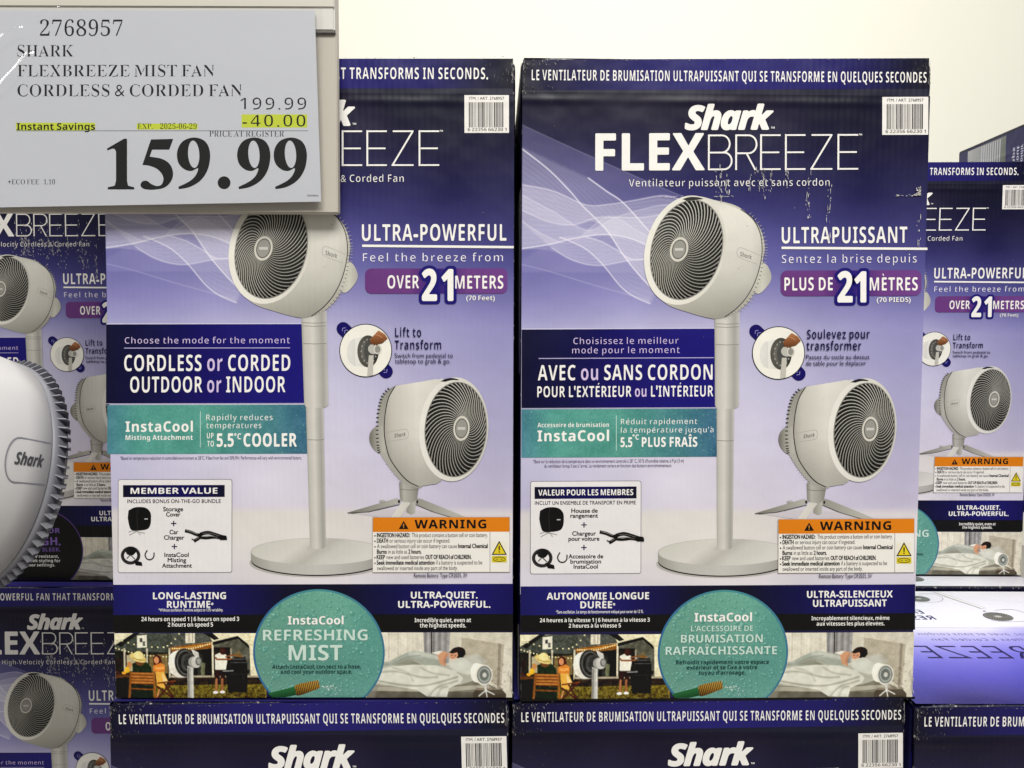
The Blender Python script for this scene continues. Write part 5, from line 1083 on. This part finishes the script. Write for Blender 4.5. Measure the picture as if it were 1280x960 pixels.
    # clear sleeve: a softly rippled sheet, creased towards its left corner
    nx, nz = 240, 140; Vv = []; F = []
    Mi = M
    for j in range(nz):
        for i in range(nx):
            px = -20+(408+16)*i/(nx-1)+0; py = 10+254*j/(nz-1); q = apply(M, [(px, py)])[0]
            h = .0022+.0005*math.sin(px*.035+py*.02)
            for (ax, ay, bx, by, am, wd) in ((-6, 58, 26, 38, .0030, 4.4), (54, 22, 74, 12, .0022, 3.6), (3, 112, 40, 70, .0034, 4.8)):
                ex, ey = bx-ax, by-ay; tt = min(1, max(0, ((px-ax)*ex+(py-ay)*ey)/(ex*ex+ey*ey))); d = math.hypot(ax+ex*tt-px, ay+ey*tt-py); h += am*math.exp(-(d/wd)**2)*(.9+.1*math.sin(px*.23))
            Vv.append((q[0], -h-.0006, q[1]))
    F = [(j*nx+i, (j+1)*nx+i, (j+1)*nx+i+1, j*nx+i+1) for j in range(nz-1) for i in range(nx-1)]
    me = bpy.data.meshes.new('clear_sleeve'); me.from_pydata(Vv, [], F)
    for p in me.polygons: p.use_smooth = True
    m = bpy.data.materials.new('clear sleeve'); m.use_nodes = True; nt = m.node_tree; nt.nodes.clear(); N = nt.nodes
    out = N.new('ShaderNodeOutputMaterial'); tr = N.new('ShaderNodeBsdfTransparent'); tr.inputs[0].default_value = (.965, .97, .975, 1); gl = N.new('ShaderNodeBsdfGlossy'); gl.inputs['Roughness'].default_value = .1
    lw = N.new('ShaderNodeLayerWeight'); pw = N.new('ShaderNodeMath'); pw.operation = 'POWER'; pw.inputs[1].default_value = 4; nt.links.new(lw.outputs['Facing'], pw.inputs[0])
    fr_ = N.new('ShaderNodeMapRange'); fr_.inputs['To Min'].default_value = .05; fr_.inputs['To Max'].default_value = .8; nt.links.new(pw.outputs[0], fr_.inputs['Value']); mx = N.new('ShaderNodeMixShader')
    nt.links.new(fr_.outputs[0], mx.inputs[0]); nt.links.new(tr.outputs[0], mx.inputs[1]); nt.links.new(gl.outputs[0], mx.inputs[2]); nt.links.new(mx.outputs[0], out.inputs[0])
    link_mesh('clear_sleeve', me, m, t)
board_and_card()

# ------------------------------------------------------------------ wall and floor
me = bpy.data.meshes.new('wall'); me.from_pydata([(-8, 4.2, 0), (10, 4.2, 0), (10, 4.2, 6), (-8, 4.2, 6), (-8, 4.3, 0), (10, 4.3, 0), (10, 4.3, 6), (-8, 4.3, 6)], [], [(0, 1, 2, 3), (5, 4, 7, 6), (3, 2, 6, 7), (0, 4, 5, 1), (1, 5, 6, 2), (4, 0, 3, 7)])
tag(link_mesh('wall', me, plain('cream wall', (226, 224, 211), .7, .2, .06, 12, .02, 1.2)), 'plain cream coloured wall far behind the stacked cartons', 'wall')
me = bpy.data.meshes.new('floor'); me.from_pydata([(-40, -40, 0), (40, -40, 0), (40, 40, 0), (-40, 40, 0)], [], [(0, 1, 2, 3)])
f = link_mesh('floor', me, plain('polished concrete', (150, 146, 140), .35, .4, .03, 8, .1, 2)); f['kind'] = 'structure'
for me in list(bpy.data.meshes):
    if me.users == 0: bpy.data.meshes.remove(me)
